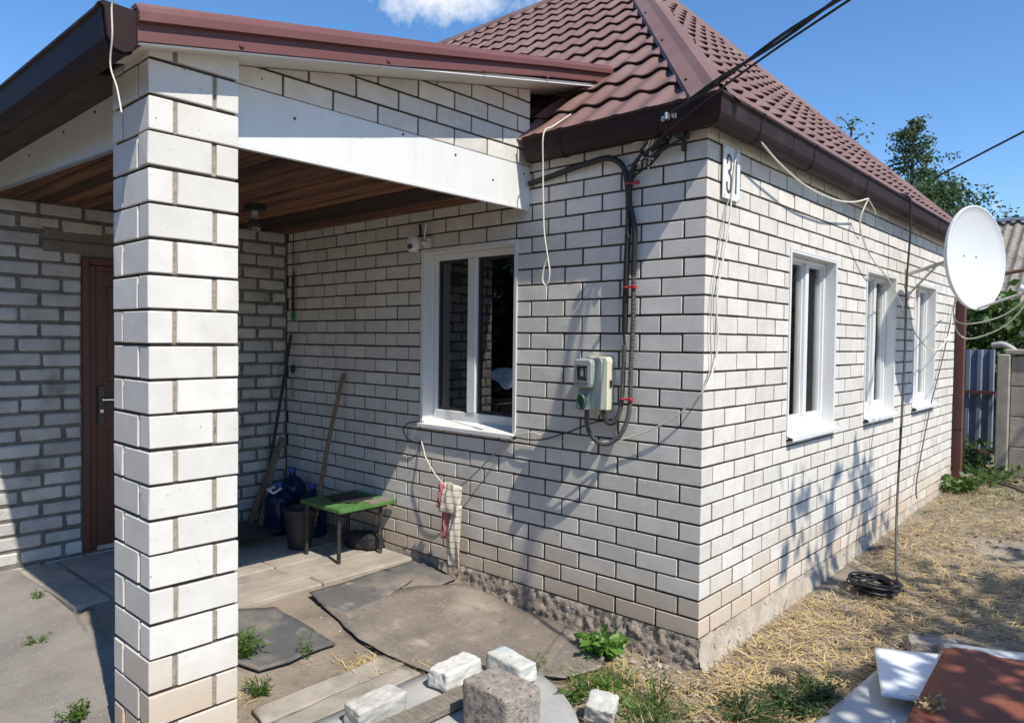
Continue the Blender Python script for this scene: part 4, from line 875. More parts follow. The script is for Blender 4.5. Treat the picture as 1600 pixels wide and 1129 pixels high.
def tree(name, base, H, label, cat, crown_pts, size, mt, limbs, trunk_r=.12, up=.3, aspect=.6):
    t = empty(name, label, cat, base); b = np.array(base)
    tr = MB(); tr.tube([(0, 0, -.2), (.04, .02, H*.35), (-.03, .03, H*.7), (0, 0, H*.97)], lambda q: trunk_r*(1-q)**.8 + .012, 8)
    tr.build('trunk', bark, t, smooth=True, fix=False)
    lb = MB()
    for p, q in limbs: lb.tube([Vector(p), Vector(p).lerp(Vector(q), .5) + Vector((0, 0, .05)), Vector(q)], lambda s: trunk_r*.28*(1-s) + .006, 5, 4)
    if limbs: lb.build('limbs', bark, t, fix=False)
    leaf_obj('crown', crown_pts, size, mt, t, up, aspect); return t
# spruce-like tree: drooping tiers, gaps between them
pts = []; limbs = []
H = 7.1
for k in range(34):
    z = 3.2 + (H-3.25)*k/33; L0 = (.22 + 1.15*((H-z)/3.9)**.85)*random.uniform(.6, 1.25)
    if random.random() < .12: L0 *= 1.35
    for j in range(3):
        a = random.uniform(0, 6.28); e = Vector((math.cos(a)*L0, math.sin(a)*L0, z - .12*L0 + random.uniform(-.1, .15))); s = Vector((0, 0, z))
        limbs.append((s, e))
        for _ in range(85):
            tt = random.uniform(.15, 1.05)**.8; p = s.lerp(e, tt) + Vector((random.gauss(0, .07), random.gauss(0, .07), -abs(random.gauss(0, .11)) + .05)); pts.append(p)
tree('spruce_tree', (-2.86, 16, 0), H, 'tall narrow dark green conifer behind the house roof', 'tree', pts, .085, leaf_fir, limbs[::2], .10, .5, .55)
pts = []; limbs = []
for k in range(62):
    c = Vector((random.gauss(-.12, .40), random.gauss(0, .6), 4.3 + random.gauss(0, .5)))
    c.z = min(c.z, 5.2 - .55*abs(c.x+.25))
    limbs.append((Vector((0, 0, 3.0 + random.random())), c)); q = random.uniform(.22, .4)
    for _ in range(150):
        v = Vector((random.gauss(0, 1), random.gauss(0, 1), random.gauss(0, .75))); v = v.normalized()*q*random.uniform(.5, 1.05); pts.append(c + v)
tree('leafy_tree', (-1.75, 14, 0), 4.6, 'rounded broadleaf tree in front of the conifer, left of the neighbour roof', 'tree', pts, .095, leaf_tree, limbs[::2], .12, .3, .6)
pts = []; limbs = []
for k in range(13):
    z = 5.1 + 1.05*k/12; a = k*2.4; e = Vector((.22*math.cos(a), .2*math.sin(a), z + .12)); limbs.append((Vector((0, 0, z-.15)), e))
    for _ in range(13): pts.append(e + Vector((random.gauss(0, .09), random.gauss(0, .09), random.gauss(0, .1))))
tree('slender_tree', (-3.05, 12, 0), 6.2, 'thin twig of a slender tree showing above the middle of the side roof', 'tree', pts, .085, leaf_tree, limbs, .03, .3, .55)
pts = []; limbs = []
for k in range(80):
    c = Vector((random.uniform(-1.0, 1.5), random.uniform(-.35, .4), random.uniform(.9, 2.25) - (.0)))
    if c.x > .2 and random.random() < .3: c.z = min(c.z, 1.9)
    limbs.append((Vector((c.x*.7, 0, .2)), c))
    for _ in range(34): pts.append(c + Vector((random.gauss(0, .16), random.gauss(0, .13), random.gauss(0, .14))))
hp = [Vector((random.uniform(-1, 1), random.uniform(-6, 6), random.uniform(.2, 4.2))) for _ in range(9000)]
tree('added_hedge', (-12.5, -8, 0), 4, 'unseen leafy screen added left of the yard to darken the front window reflection', 'added_hedge', hp, .3, leaf_fir, [], .1, .3, .7)  # unseen, added as a dark backdrop for the front pane reflection
hp = [Vector((random.uniform(-11, 11), random.uniform(-.9, .9), random.uniform(.2, 5.2))) for _ in range(14000)]
tree('added_hedge', (-1, -11, 0), 5, 'unseen leafy screen added behind the viewpoint to block sky light', 'added_hedge', hp, .34, leaf_fir, [], .1, .3, .7)  # unseen, added to cut the sky light on front wall and porch
vn = tree('grape_vine', (-.1, 9.1, .1), 1.6, 'bright green vine bush behind the blue fence below the neighbour roof', 'bush', pts, .13, leaf_vine, limbs[::2], .03, .45, .85)
# tree outside the frame whose shade dapples the sheets and straw
pts = []; limbs = []
for k in range(40):
    if k % 2: c = Vector((random.gauss(-.35, .45), random.gauss(-.75, .42), 4.05 + random.gauss(0, .3)))
    else: c = Vector((random.gauss(-.05, .40), random.gauss(1.15, .75), 4.05 + random.gauss(0, .26)))
    if c.z - 1.37*(c.x + 4.35) > -.9: continue
    limbs.append((Vector((0, .2, 2.9)), c))
    for _ in range(30): pts.append(c + Vector((random.gauss(0, .17), random.gauss(0, .19), random.gauss(0, .14))))
for k in range(15):
    yt, zt_ = random.uniform(1.25, 3.5), random.uniform(.05, .62); c = Vector((-.95, yt - 1.18, 4.66 + zt_))
    limbs.append((Vector((-.4, .3, 3.6)), c))
    for _ in range(9): pts.append(c + Vector((random.gauss(0, .06), random.gauss(0, .06), random.gauss(0, .11))))
tree('walnut_tree', (4.35, .35, 0), 4.6, 'broadleaf tree standing to the right of the yard outside the photo', 'tree', pts, .2, leaf_tree, limbs[::2], .12, .3, .5)
# weeds -----------------------------------------------------------------
def weed(loc, label, h, ns, size, mt=leaf_weed, spread=.06, up=-.1, aspect=.28, per=9, cat='weed', grp='weeds growing in the yard'):
    loc = (loc[0], loc[1], gz(*loc[:2]) if len(loc) < 3 else loc[2]); t = empty('weed_plant', label, cat, loc, group=grp); sm = MB(); pts = []
    for k in range(ns):
        a = random.uniform(0, 6.28); l = random.uniform(.2, 1)*spread; hh = h*random.uniform(.55, 1)
        tip = Vector((math.cos(a)*l*1.8, math.sin(a)*l*1.8, hh)); b = Vector((math.cos(a)*l*.4, math.sin(a)*l*.4, 0))
        sm.tube([b, b.lerp(tip, .5) + Vector((0, 0, .02)), tip], .0022, 4, 3)
        for j in range(per): pts.append(b.lerp(tip, random.uniform(.1, 1)) + Vector((random.gauss(0, .006), random.gauss(0, .006), 0)))
    sm.build('stems', mt, t, fix=False); leaf_obj('leaves', pts, size, mt, t, up, aspect); return t
g_ = 'weeds growing in the yard'
weed((-.44, -.22), 'bright green broad leaved weed at the front wall plinth', .13, 16, .085, leaf_lush, .07, -.35, .5, 7)
weed((-1.655, -1.61), 'green grassy weed against the foot of the brick pillar', .15, 22, .07, leaf_weed, .06, -.5, .12, 9)
weed((-1.72, -2.34), 'feathery green weed on the asphalt left of the pillar', .09, 14, .026, leaf_weed, .05, -.3, .3, 16)
weed((-2.66, -2.24, .05), 'low yellow green weed in front of the porch slabs', .025, 9, .022, leaf_weed, .05, -.1, .35, 9)
weed((-3.30, -2.075, .08), 'small weed at the left edge of the porch slab', .06, 7, .022, leaf_weed, .03, -.2, .3, 8)
weed((-1.34, -1.70), 'light green tuft beside the grey boards', .07, 14, .045, leaf_weed, .05, -.4, .16, 8)
weed((-1.49, -1.36), 'tall thin weed on the dark rubber mat', .15, 5, .03, leaf_weed, .03, -.3, .2, 9)
weed((-.20, -.52), 'green weed growing right of the white sheet edge', .12, 7, .04, leaf_weed, .07, -.3, .22, 10)
weed((.02, -.42), 'taller green weed in the dry grass before the house corner', .15, 7, .035, leaf_weed, .05, -.3, .22, 11)
weed((.10, -.62), 'leafy weed beside the broken white chunk', .11, 8, .038, leaf_weed, .08, -.3, .3, 9)
weed((-.27, -.72), 'small green weed between slate sheet and chunk', .08, 9, .045, leaf_weed, .06, -.3, .3, 8)
weed((.50, -.08), 'dense dark green clump left of the grey metal sheet', .09, 60, .018, leaf_tree, .11, -.2, .5, 26)
weed((.56, .13), 'dark green clump in the straw near the grey sheet', .08, 50, .017, leaf_tree, .09, -.2, .5, 26)
weed((.38, -.30), 'darker green sprawling weed at the lower photo edge', .07, 50, .018, leaf_tree, .11, -.2, .5, 22)
weed((.12, 5.55), 'green undergrowth at the far end of the side wall', .22, 26, .08, leaf_vine, .2, -.1, .5, 9)
weed((.30, 6.4), 'green weeds at the foot of the concrete fence', .24, 28, .07, leaf_vine, .3, -.1, .55, 9)
weed((-.02, 7.1), 'undergrowth in front of the blue fence', .4, 34, .08, leaf_vine, .28, .0, .6, 9)
weed((1.05, .02, .17), 'dry seeding weed lying on the rust brown sheet', .05, 12, .03, straw, .05, -.1, .4, 8)
# straw / dry grass -------------------------------------------------------
def strands(n, gen, lmin, lmax, wd, flat):
    V = np.zeros((n, 6, 3)); F = []
    p = gen(n); a = rng.uniform(0, 2*math.pi, n); L_ = rng.uniform(lmin, lmax, n); el = np.abs(rng.normal(0, flat, n))
    d = np.stack([np.cos(a)*np.cos(el), np.sin(a)*np.cos(el), np.sin(el)], 1); s = np.stack([-np.sin(a), np.cos(a), np.zeros(n)], 1)
    bend = rng.normal(0, .22, n)[:, None]*L_[:, None]*s; wv = (wd*rng.uniform(.6, 1.4, n))[:, None]*s
    dr = np.zeros((n, 3)); dr[:, 2] = -L_*np.sin(el)*.45
    for k, (t, q) in enumerate(((0, 1), (.5, .8), (1, .25))):
        c = p + d*(L_*t)[:, None] + bend*(t*t) + dr*(t*t)
        V[:, 2*k] = c + wv*q; V[:, 2*k+1] = c - wv*q
    i = np.arange(n)[:, None]*6
    F = np.concatenate([i + np.array([[0, 1, 3, 2]]), i + np.array([[2, 3, 5, 4]])], 1).reshape(-1, 4)
    return V.reshape(-1, 3), F
def gzv(x, y): return .022*np.clip(y, 0, 8)
def gen_straw(n):
    x = []; 
    out = np.zeros((0, 3))
    while len(out) < n:
        q = np.stack([rng.uniform(.06, 3.4, 4*n), rng.uniform(-.9, 8.2, 4*n), np.zeros(4*n)], 1)
        dist = np.hypot(q[:, 0]-1.74, q[:, 1]+3.38)
        nz_ = np.sin(q[:, 0]*3.1 + 1.3*np.sin(q[:, 1]*2.3)) + np.sin(q[:, 1]*2.7 + q[:, 0]*1.9) + rng.normal(0, .45, 4*n)
        keep = (rng.uniform(0, 1, 4*n) < np.clip(5.2/dist**1.5, 0, 1)) & (nz_ > -.6) & ((q[:, 0]-1.74 > -.0 - .75*(q[:, 1]+3.38)) )
        out = np.concatenate([out, q[keep]])
    out = out[:n]; out[:, 2] = gzv(out[:, 0], out[:, 1]) + .006 + np.abs(rng.normal(0, .012, n))
    return out
V, F = strands(32000, gen_straw, .03, .19, .0021, .16)
tag(np_mesh('dry_grass', V, F, straw, rnd=np.repeat(rng.uniform(0, 1, 32000), 2)), 'mown dry yellow grass lying over the side yard', 'dry grass', kind='stuff')
V, F = strands(9000, gen_straw, .02, .12, .0022, .12)
tag(np_mesh('dead_grass', V, F, mat('grey brown dead stalk', (.26, .205, .14), (.15, .115, .08), 3, .9, rnd=.8), rnd=np.repeat(rng.uniform(0, 1, 9000), 2)), 'grey brown dead stalks mixed into the dry grass', 'dead grass', kind='stuff')
def gen_patch(spots):
    def g(n):
        c = np.array([s_[:2] for s_ in spots]); sd_ = np.array([s_[2] for s_ in spots]); k = rng.integers(0, len(spots), n)
        q = np.zeros((n, 3)); q[:, :2] = c[k] + rng.normal(0, 1, (n, 2))*sd_[k][:, None]; q[:, 2] = gzv(q[:, 0], q[:, 1]) + .008; 
        ok = (q[:, 1] < -.06) | (q[:, 0] > .05); q[~ok, 1] = -.1 - np.abs(q[~ok, 1]); return q
    return g
V, F = strands(2600, gen_patch([(-1.60, -1.72, .06), (-1.38, -1.76, .05), (-1.5, -1.36, .05), (-1.24, -1.16, .06), (-1.2, -1.2, .05), (-1.0, -1.05, .05), (-.35, -.35, .1), (-.1, -.35, .13), (0, -.6, .15), (.2, -.3, .15), (-3.3, -2.1, .08), (-2.5, -2.12, .08)]), .04, .15, .0016, .4)
tag(np_mesh('dry_tufts', V, F, straw, rnd=np.repeat(rng.uniform(0, 1, 2600), 2)), 'scattered dry grass tufts between the mats and slabs', 'dry grass', kind='stuff')
V, F = strands(3600, gen_patch([(-.25, -.5, .08), (.05, -.55, .1), (.5, 4.6, .6), (1.2, 5.6, .7), (.25, 5.5, .35), (1.6, 4.2, .7), (.9, 6.3, .5), (-.6, -.62, .05)]), .04, .12, .0024, .9)
tag(np_mesh('green_grass', V, F, leaf_weed, rnd=np.repeat(rng.uniform(0, 1, 3600), 2)), 'short green grass and weeds in the dry yard', 'grass', kind='stuff')
# pebbles ------------------------------------------------------------------
V = []; F = []; rv = []
ico = bmesh.new(); bmesh.ops.create_icosphere(ico, subdivisions=1, radius=1); iv = np.array([v.co[:] for v in ico.verts]); ifc = np.array([[v.index for v in f_.verts] for f_ in ico.faces]); ico.free()
def peb(x, y, z, s):
    V.append(iv*rng.uniform(.6, 1.3, 3)*s*np.array([1, 1, .6]) + rng.normal(0, .12*s, iv.shape) + np.array([x, y, z])); F.append(ifc + len(iv)*(len(V)-1)); rv.extend([random.random()]*len(ifc))
for _ in range(520):
    x, y = random.gauss(.12, .3), random.gauss(-.12, .38)
    if x < .05 and y > -.06: y = -.1 - random.random()*.3
    peb(x, y, gz(x, y) + .004, random.choice((.006, .008, .012, .02)))
for _ in range(420):
    x, y = random.uniform(.1, 2.6), random.uniform(-.6, 6); peb(x, y, gz(x, y) + .006, random.choice((.006, .01, .014, .02)))
for _ in range(110):
    x, y = random.uniform(-2.1, -.9), random.uniform(-1.9, -.95); peb(x, y, gz(x, y) + .004, random.choice((.004, .006, .01)))
tag(np_mesh('gravel', np.concatenate(V), np.concatenate(F), stone_m, rnd=rv), 'loose pale pebbles and mortar crumbs on the soil', 'gravel', kind='stuff')
# ================================================================== GROUND COVERINGS
def matobj(name, poly, z, th, mt, label, cat='mat', curl=0, grp=None, seed=0):
    """a subdivided sheet with a wavy surface, thickness and slightly lifted edge"""
    cx = sum(p[0] for p in poly)/len(poly); cy_ = sum(p[1] for p in poly)/len(poly)
    bm = bmesh.new()
    P = [];
    for i, p in enumerate(poly):
        q = poly[(i+1) % len(poly)]; n = max(2, int(math.dist(p, q)/.07))
        for k in range(n):
            t = k/n; e = Vector((p[0] + (q[0]-p[0])*t, p[1] + (q[1]-p[1])*t)); e += Vector((mnoise.noise(Vector((e.x*9, e.y*9, seed)))*.014, mnoise.noise(Vector((e.x*9, e.y*9, seed+5)))*.014)); P.append(e)
    vs = []
    rings = 7
    for r_ in range(rings+1):
        s = 1 - r_/rings; ring = []
        for e in P:
            x, y = cx + (e.x-cx)*s, cy_ + (e.y-cy_)*s
            h = z + gz(x, y) + mnoise.noise(Vector((x*3.1, y*3.1, seed)))*.008 + mnoise.noise(Vector((x*9, y*9, seed)))*.003 + curl*max(0, s-.8)*5*max(0, mnoise.noise(Vector((x*2.4, y*2.4, seed+9))) + .15)
            ring.append(bm.verts.new((x, y, h)))
            if r_ == rings: break
        vs.append(ring)
    n = len(P)
    for r_ in range(rings):
        for k in range(n):
            if r_ < rings-1: bm.faces.new((vs[r_][k], vs[r_][(k+1) % n], vs[r_+1][(k+1) % n], vs[r_+1][k]))
            else: bm.faces.new((vs[r_][k], vs[r_][(k+1) % n], vs[rings][0]))
    bmesh.ops.recalc_face_normals(bm, faces=bm.faces[:])
    if sum(f_.normal.z for f_ in bm.faces) < 0: bmesh.ops.reverse_faces(bm, faces=bm.faces[:])
    me = D.meshes.new(name); bm.to_mesh(me); bm.free(); me.polygons.foreach_set('use_smooth', [True]*len(me.polygons))
    o = link(name, me, None, mt); so = o.modifiers.new('thickness', 'SOLIDIFY'); so.thickness = th; so.offset = -1
    return tag(o, label, cat, grp)
matobj('rubber_sheet', [(-2.17, -.40), (-2.19, -.06), (-1.95, -.06), (-1.74, -.07), (-1.72, -.30), (-1.80, -.46)], .022, .006, rubber, 'dark rubber sheet in the shade of the towel at the wall', 'rubber sheet', .015, seed=1)
matobj('rubber_sheet', [(-2.11, -.95), (-2.16, -.32), (-1.87, -.33), (-1.77, -.64), (-1.74, -.92), (-1.95, -.99)], .030, .006, rubber, 'dusty dark rubber sheet along the porch floor edge', 'rubber sheet', .012, seed=2)
matobj('floor_covering', [(-1.93, -.985), (-1.79, -.43), (-1.64, -.07), (-.72, -.06), (-.51, -.66), (-.93, -1.02), (-1.46, -1.06)], .028, .004, lino, 'large brown grey floor covering spread along the front wall', 'floor covering', .014, seed=3)
matobj('floor_covering', [(-.80, -.075), (-.50, -.075), (-.345, -.38), (-.41, -.59), (-.56, -.68)], .030, .006, lino, 'smaller brown floor covering piece near the weed at the wall', 'floor covering', .02, seed=4)
matobj('rubber_mat', [(-2.35, -1.56), (-2.06, -1.21), (-1.50, -1.17), (-1.50, -1.25), (-1.48, -1.47), (-1.486, -1.62), (-1.62, -1.66), (-2.0, -1.68)], .022, .012, rubber, 'dark rubber mat right behind the brick pillar', 'rubber mat', .02, seed=5)
matobj('grey_board', [(-1.22, -1.80), (-1.235, -1.06), (-1.10, -1.04), (-1.08, -1.82)], .03, .02, concrete, 'grey brown flat board lying beside the loose bricks, left one', 'board', 0, seed=6)
matobj('grey_board', [(-1.065, -1.80), (-1.09, -1.05), (-.95, -1.05), (-.93, -1.80)], .036, .02, concrete, 'grey brown flat board under the nearest white brick, right one', 'board', 0, seed=7)
matobj('flat_sheet', [(-.92, -2.0), (-.925, -1.08), (-.82, -.80), (-.50, -.66), (-.28, -.75), (-.06, -.92), (.1, -1.5), (.1, -2.0)], .046, .012, slate, 'flat grey sheet on the ground under the loose bricks', 'sheet', 0, seed=8)
pk = tag(MB().box((-.055, -.5, 0), (.055, .5, .035)).build('wood_plank', grey_wood, None, bevel=.004), 'weathered grey plank lying between the bricks and the concrete block', 'plank')
pk.location = (-.60, -1.53, .055); pk.rotation_euler = (0, 0, R_(-2))
tag(matobj('door_mat', [(-3.75, -.95), (-3.2, -.86), (-3.22, -.5), (-3.72, -.55)], .122, .008, black_rub, 'black mat on the porch floor in the shade'), None)
def stone(name, size, loc, rz, mt, label, cat, cuts=4, amp=.008, bev=.012, fr=14, seed=0, tilt=(0, 0)):
    bm = bmesh.new(); bmesh.ops.create_cube(bm, size=1)
    bmesh.ops.subdivide_edges(bm, edges=bm.edges[:], cuts=15, use_grid_fill=True)
    h = Vector(size)/2
    for v in bm.verts:
        p = Vector((v.co.x*size[0], v.co.y*size[1], v.co.z*size[2])); r_ = bev*(1 + .9*mnoise.noise(p*16 + Vector((seed*3.7, 1, 0))))
        c = Vector([max(-h[i]+r_, min(h[i]-r_, p[i])) for i in range(3)]); d = p - c
        if d.length > 1e-6: p = c + d.normalized()*min(r_, d.length*1.0)
        q = p*fr + Vector((seed*7.1, seed*3.3, 0)); n = (d.normalized() if d.length > 1e-6 else v.normal)
        k = mnoise.noise(q)*.7 + .5*mnoise.noise(q*2.7) + .3*mnoise.noise(q*6) - max(0, mnoise.noise(q*.55 + Vector((3, 0, 0))) - .3)*2.6
        v.co = p + n*k*amp
    bm.normal_update(); me = D.meshes.new(name); bm.to_mesh(me); bm.free(); me.polygons.foreach_set('use_smooth', [True]*len(me.polygons))
    o = link(name, me, None, mt, (loc[0], loc[1], loc[2] + size[2]/2), (R_(tilt[0]), R_(tilt[1]), R_(rz))); return tag(o, label, cat)
stone('loose_brick', (.122, .252, .09), (-.755, -1.475, .05), -1, old_grey, 'greyish white loose brick nearest the pillar', 'brick', seed=1)
stone('loose_brick', (.125, .25, .09), (-.74, -1.015, .055), 2, old_white, 'clean white loose brick in the middle of the pile', 'brick', seed=2)
stone('loose_brick', (.25, .118, .09), (-.59, -.785, .055), -6, blue_brick, 'loose white brick with traces of light blue paint', 'brick', seed=3)
stone('concrete_block', (.28, .20, .20), (-.29, -1.18, .055), -4, cinder, 'rough brown grey concrete block at the lower photo edge', 'concrete block', 9, .006, .016, 26, 4)
stone('brick_chunk', (.13, .12, .09), (-.07, -.76, .02), 25, old_grey, 'broken white brick chunk among the weeds', 'brick chunk', 4, .011, .010, 34, 5, (16, 10))
# sheets on the right
def sheet(name, P, th, mt, label, seed=0, n=14):
    """four corners -> slightly buckled sheet with thickness"""
    P = [Vector(p) for p in P]; V = []; F = []
    for j in range(n+1):
        for i in range(n+1):
            a, b_ = i/n, j/n; p = P[0].lerp(P[1], a).lerp(P[3].lerp(P[2], a), b_)
            V.append(p + Vector((0, 0, .010*mnoise.noise(Vector((p.x*3, p.y*3, seed))))))
    for j in range(n):
        for i in range(n): q = j*(n+1)+i; F.append((q, q+1, q+n+2, q+n+1))
    o = MB().add(V, F).build(name, mt, None, smooth=True); so = o.modifiers.new('thickness', 'SOLIDIFY'); so.thickness = th; return tag(o, label, 'metal sheet')
sheet('metal_sheet', [(.62, -.62, .04), (1.25, -.62, .06), (1.05, .72, .07), (.715, .52, .06)], .004, sheet_grey, 'grey flat metal sheet lying lowest at the lower right', 1)
ws = sheet('metal_sheet', [(.838, .12, .115), (1.06, .17, .13), (.985, .78, .13), (.672, .615, .13)], .005, sheet_white, 'white enamel metal sheet propped up on the grey sheet', 2)
rs = sheet('metal_sheet', [(1.02, -.62, .15), (1.9, -.7, .17), (2.0, 1.32, .17), (.952, .858, .16)], .006, rust, 'large rust brown painted metal sheet at the right edge', 3)
for i, (x, y, rz) in enumerate(((.86, 1.0, 20), (.99, .80, 35), (1.5, .9, 10), (1.3, -.3, 5), (.95, .42, 80))):
    stone('support_brick', (.24, .12, .075), (x, y, .03 + .01*(i in (2, 3))), rz, old_grey if i else cinder, ['dark weathered brick behind the white sheet', 'grey brick under the corner of the rust sheet', 'grey brick hidden below the back of the rust sheet', 'grey brick hidden below the front of the rust sheet', 'grey brick propping the white sheet'][i], 'brick', 3, .009, .012, 14, 10+i)
# ================================================================== PORCH CONTENTS
tb = empty('small_table', 'small low table with green painted top and rusty black legs', 'table', (-2.69, -.26, .118))
xs_ = [(-.25, -.085), (-.083, .083), (.085, .25)]
for i, (a, b_) in enumerate(xs_): MB().box((a, -.245, .36), (b_, .245, .388)).build('top_board', green_paint, tb, bevel=.003)
MB().box((-.21, -.2, .335), (.2, .2, .3595)).build('apron', leg_metal, tb)
for a, b_ in ((.19, -.21), (.19, .15), (-.17, -.24), (-.17, .12)): MB().tube([(a, b_, 0), (a, b_, .358)], .0145, 10).build('leg', leg_metal, tb, smooth=True)
MB().box((.13, .02, .3885), (.245, .22, .394)).build('patch_board', grey_wood, tb)
cl_ = empty('dark_cloth', 'black folded cloth lying on the green table top', 'cloth', (-2.72, -.22, .507))
V = []; F = []
for j in range(9):
    for i in range(11): V.append((-.14 + .028*i, -.13 + .03*j + .02*math.sin(i), .006 + .012*abs(mnoise.noise(Vector((i*.4, j*.5, 1))))))
for j in range(8):
    for i in range(10): q = j*11+i; F.append((q, q+1, q+12, q+11))
o = MB().add(V, F).build('cloth', black_rub, cl_, smooth=True, fix=False); o.modifiers.new('t', 'SOLIDIFY').thickness = .005
pr_ = empty('pliers', 'dark pliers lying on the green table front edge', 'pliers', (-2.56, -.32, .509), (0, 0, .5))
for s in (-1, 1): MB().tube([(-.09, s*.026, .008), (-.04, s*.02, .009), (0, 0, .01), (.05, -s*.008, .008)], .006, 7).build('jaw_handle', chrome if s > 0 else black_rub, pr_, smooth=True, fix=False)
bu = empty('bucket', 'black plastic bucket beside the green table', 'bucket', (-3.05, -.44, .118))
MB().lathe([(.085, 0), (.118, .27), (.126, .27), (.126, .295), (.118, .297), (.112, .285), (.082, .01), (.01, .008)], 28).build('body', black_rub, bu, smooth=True)
MB().tube([(.12*math.cos(a), .12*math.sin(a), .28 - .05*math.sin(a/1)) for a in [i*math.pi/10 for i in range(11)]], .003, 6, 2).build('handle', steel, bu)
for i, (x, y, z) in enumerate(((-3.52, -.34, .118), (-3.27, -.19, .118), (-3.62, -.16, .118))):
    bo = empty('water_bottle', ['large blue water bottle in front, left of the bucket', 'large blue water bottle right behind the bucket', 'taller blue water bottle at the back of the porch corner'][i], 'water bottle', (x, y, z), group='blue water bottles in the porch corner')
    s = (1, 1, 1.2)[i]; bo.scale = (.86, .86, .84)
    prof = [(.10, 0), (.13, .012)] + [(.133 if k % 2 == 0 else .126, .03 + .028*k) for k in range(11)] + [(.12, .36), (.07, .40), (.032, .425), (.03, .45)]
    MB().lathe([(q, zz*s) for q, zz in prof], 24).build('body', bottle_m, bo, smooth=True)
    MB().lathe([(.036, .452*s), (.036, .485*s), (.03, .49*s)], 16).build('cap', mat('blue cap', (.02, .06, .3), None, 5, .4) if i == 0 else D.materials['blue cap'], bo)
    if i == 0: MB().tube([(.06*math.cos(a), .06*math.sin(a) - .05, .42 + .02*math.sin(3*a)) for a in [k*.7 for k in range(10)]], .012, 6).build('plastic_film', sheet_white, bo)
sk = tag(MB().tube([(0, 0, 0), (.05, .08, .65), (.11, .2, 1.3)], .0165, 9).build('wooden_stick', handle_wood, smooth=True, fix=False), 'long wooden tool handle leaning on the front wall behind the table', 'stick')
sk.location = (-3.19, -.235, .118)
sk2 = tag(MB().tube([(0, 0, 0), (.03, .14, .8), (.05, .27, 1.6)], .014, 9).build('black_pole', black_rub, smooth=True, fix=False), 'thin black pole leaning in the porch corner', 'pole')
sk2.location = (-3.90, -.31, .118)
tag(MB().box((-.035, -.012, 0), (.035, .012, .78), Matrix.Translation((-3.86, -.42, .118)) @ Matrix.Rotation(R_(-21), 4, 'X') @ Matrix.Rotation(R_(4), 4, 'Y')).build('scrap_plank', handle_wood, bevel=.003), 'split brown plank leaning in the corner beside the black pole', 'plank')
tag(MB().box((-.03, -.012, 0), (.03, .012, .62), Matrix.Translation((-3.78, -.36, .118)) @ Matrix.Rotation(R_(-15), 4, 'X') @ Matrix.Rotation(R_(-4), 4, 'Y')).build('scrap_plank', grey_wood, bevel=.003), 'shorter grey plank leaning behind the water bottles', 'plank')
cb = empty('cardboard_sheet', 'folded yellowish cardboard leaning against the old wall', 'cardboard', (-3.9, -.62, .12))
MB().box((-.01, -.13, 0), (.0, .13, .30), Matrix.Rotation(R_(-14), 4, 'Y')).build('flap', card_m, cb)
MB().box((.02, -.14, 0), (.028, .10, .20), Matrix.Rotation(R_(-24), 4, 'Y') @ Matrix.Rotation(R_(8), 4, 'X')).build('flap', card_m, cb)
stone('dark_sack', (.30, .17, .11), (-2.72, -.11, .118), 12, black_rub, 'black rag bundle on the porch floor under the green table', 'rag', 4, .02, .03, 9, 21)
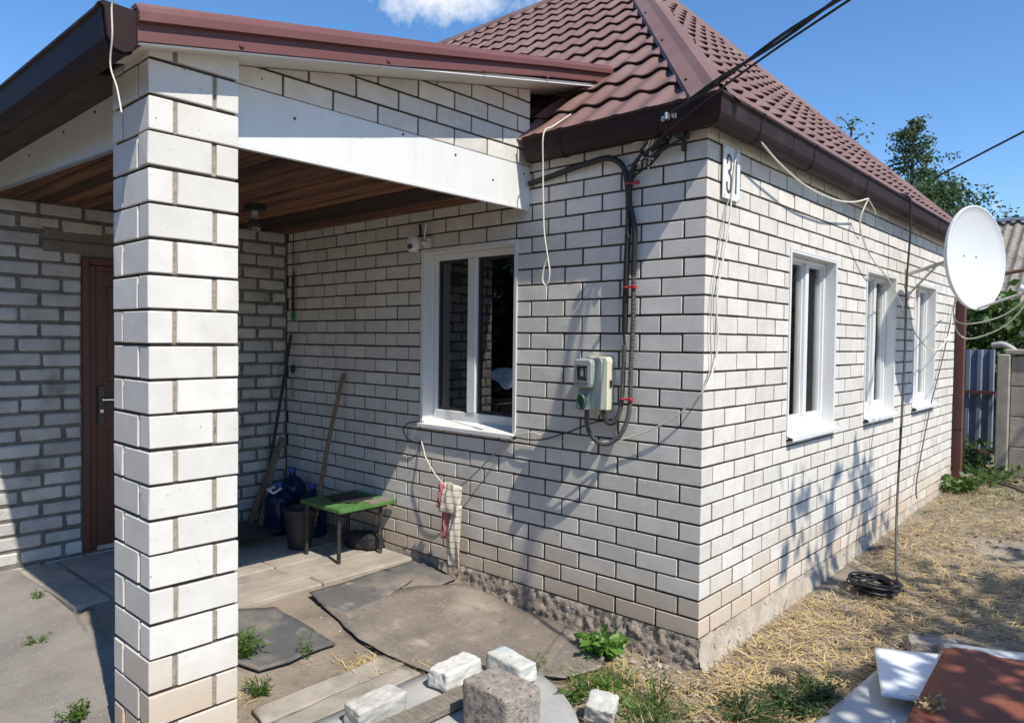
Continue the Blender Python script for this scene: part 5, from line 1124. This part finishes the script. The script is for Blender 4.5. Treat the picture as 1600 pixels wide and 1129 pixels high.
# ================================================================== CABLE COIL AND DROP
co = empty('cable_coil', 'coil of black cable lying on the straw by the side wall', 'cable coil', (.36, 1.78, .045))
for k in range(15):
    rx, ry = .145*random.uniform(.7, 1.08), .15*random.uniform(.7, 1.08); ph = random.uniform(0, 6.28); ox, oy = random.uniform(-.02, .02), random.uniform(-.02, .02)
    MB().tube([(ox + rx*math.cos(a+ph), oy + ry*math.sin(a+ph), .012 + .006*k*.8 + .012*math.sin(2*a + k)) for a in [j*2*math.pi/16 for j in range(17)]], .0062, 6, 3).build('turn', black_cable, co, smooth=True, fix=False)
tag(tubeobj('drop_cable', [(.03, 2.75, 2.99), (.10, 2.98, 2.92), (.155, 3.15, 2.90), (.168, 3.2, 2.84), (.17, 3.2, 2.6), (.165, 3.15, 2.2), (.19, 3.05, 1.7), (.24, 2.8, 1.1), (.31, 2.45, .5), (.385, 2.16, .15), (.42, 2.06, .08), (.43, 1.98, .06)], .0085, black_cable), 'black cable dropping from the side roof edge to the coil on the ground', 'cable')
tag(tubeobj('wall_cable', [(.05, 5.62, 2.2), (.03, 5.2, 1.56), (.03, 4.7, 1.05), (.03, 4.27, .42), (.05, 4.2, .25)], .006, black_cable), 'slanting black cable across the far part of the side wall', 'cable')
tag(tubeobj('fallen_branch', [(.1, 6.0, .2), (.5, 5.75, .24), (.85, 5.35, .2), (1.1, 5.0, .16)], .016, bark), 'dead brown branch lying in the grass by the far fence', 'branch')

# ================================================================== repeats share a group
GR = {'loose_brick': 'loose bricks on the grey sheet', 'support_brick': 'bricks under the metal sheets', 'wall_cable': 'cables fixed along the house walls', 'service_cable': 'cable ends at the anchor clamp',
      'supply_cable': 'overhead supply cables', 'hanging_cable': 'loose wires hanging from the gutters', 'rubber_sheet': 'rubber sheets beside the porch floor', 'floor_covering': 'floor covering pieces along the wall',
      'grey_board': 'flat boards beside the loose bricks', 'metal_sheet': 'metal sheets lying at the lower right', 'scrap_plank': 'scrap planks in the porch corner', 'added_hedge': 'unseen hedges added for shade and dark reflection'}
for o in COL.objects:
    b_ = o.name.split('.')[0]
    if o.parent is None and b_ in GR and not o.get('group'): o['group'] = GR[b_]
# twigs and leaf litter
def gen_lit(n):
    q = np.stack([rng.uniform(-.4, 2.6, n), rng.uniform(-.75, 7.2, n), np.zeros(n)], 1); q[(q[:, 0] < .08) & (q[:, 1] > -.08), 0] += .9
    q[:, 2] = gzv(q[:, 0], q[:, 1]) + .012; return q
V, F = strands(420, gen_lit, .06, .3, .0038, .08)
tag(np_mesh('twigs', V, F, bark, rnd=np.repeat(rng.uniform(0, 1, 420), 2)), 'thin dead twigs scattered over the dry grass', 'twigs', kind='stuff')
c = gen_lit(900); V, F = leaves(c, .035, 0, -.05, .6)
tag(np_mesh('leaf_litter', V, F, mat('dead brown leaf', (.22, .13, .06), (.13, .08, .045), 5, .9, rnd=.8), rnd=rng.uniform(0, 1, len(F))), 'small dead brown leaves scattered over the soil', 'leaf litter', kind='stuff')
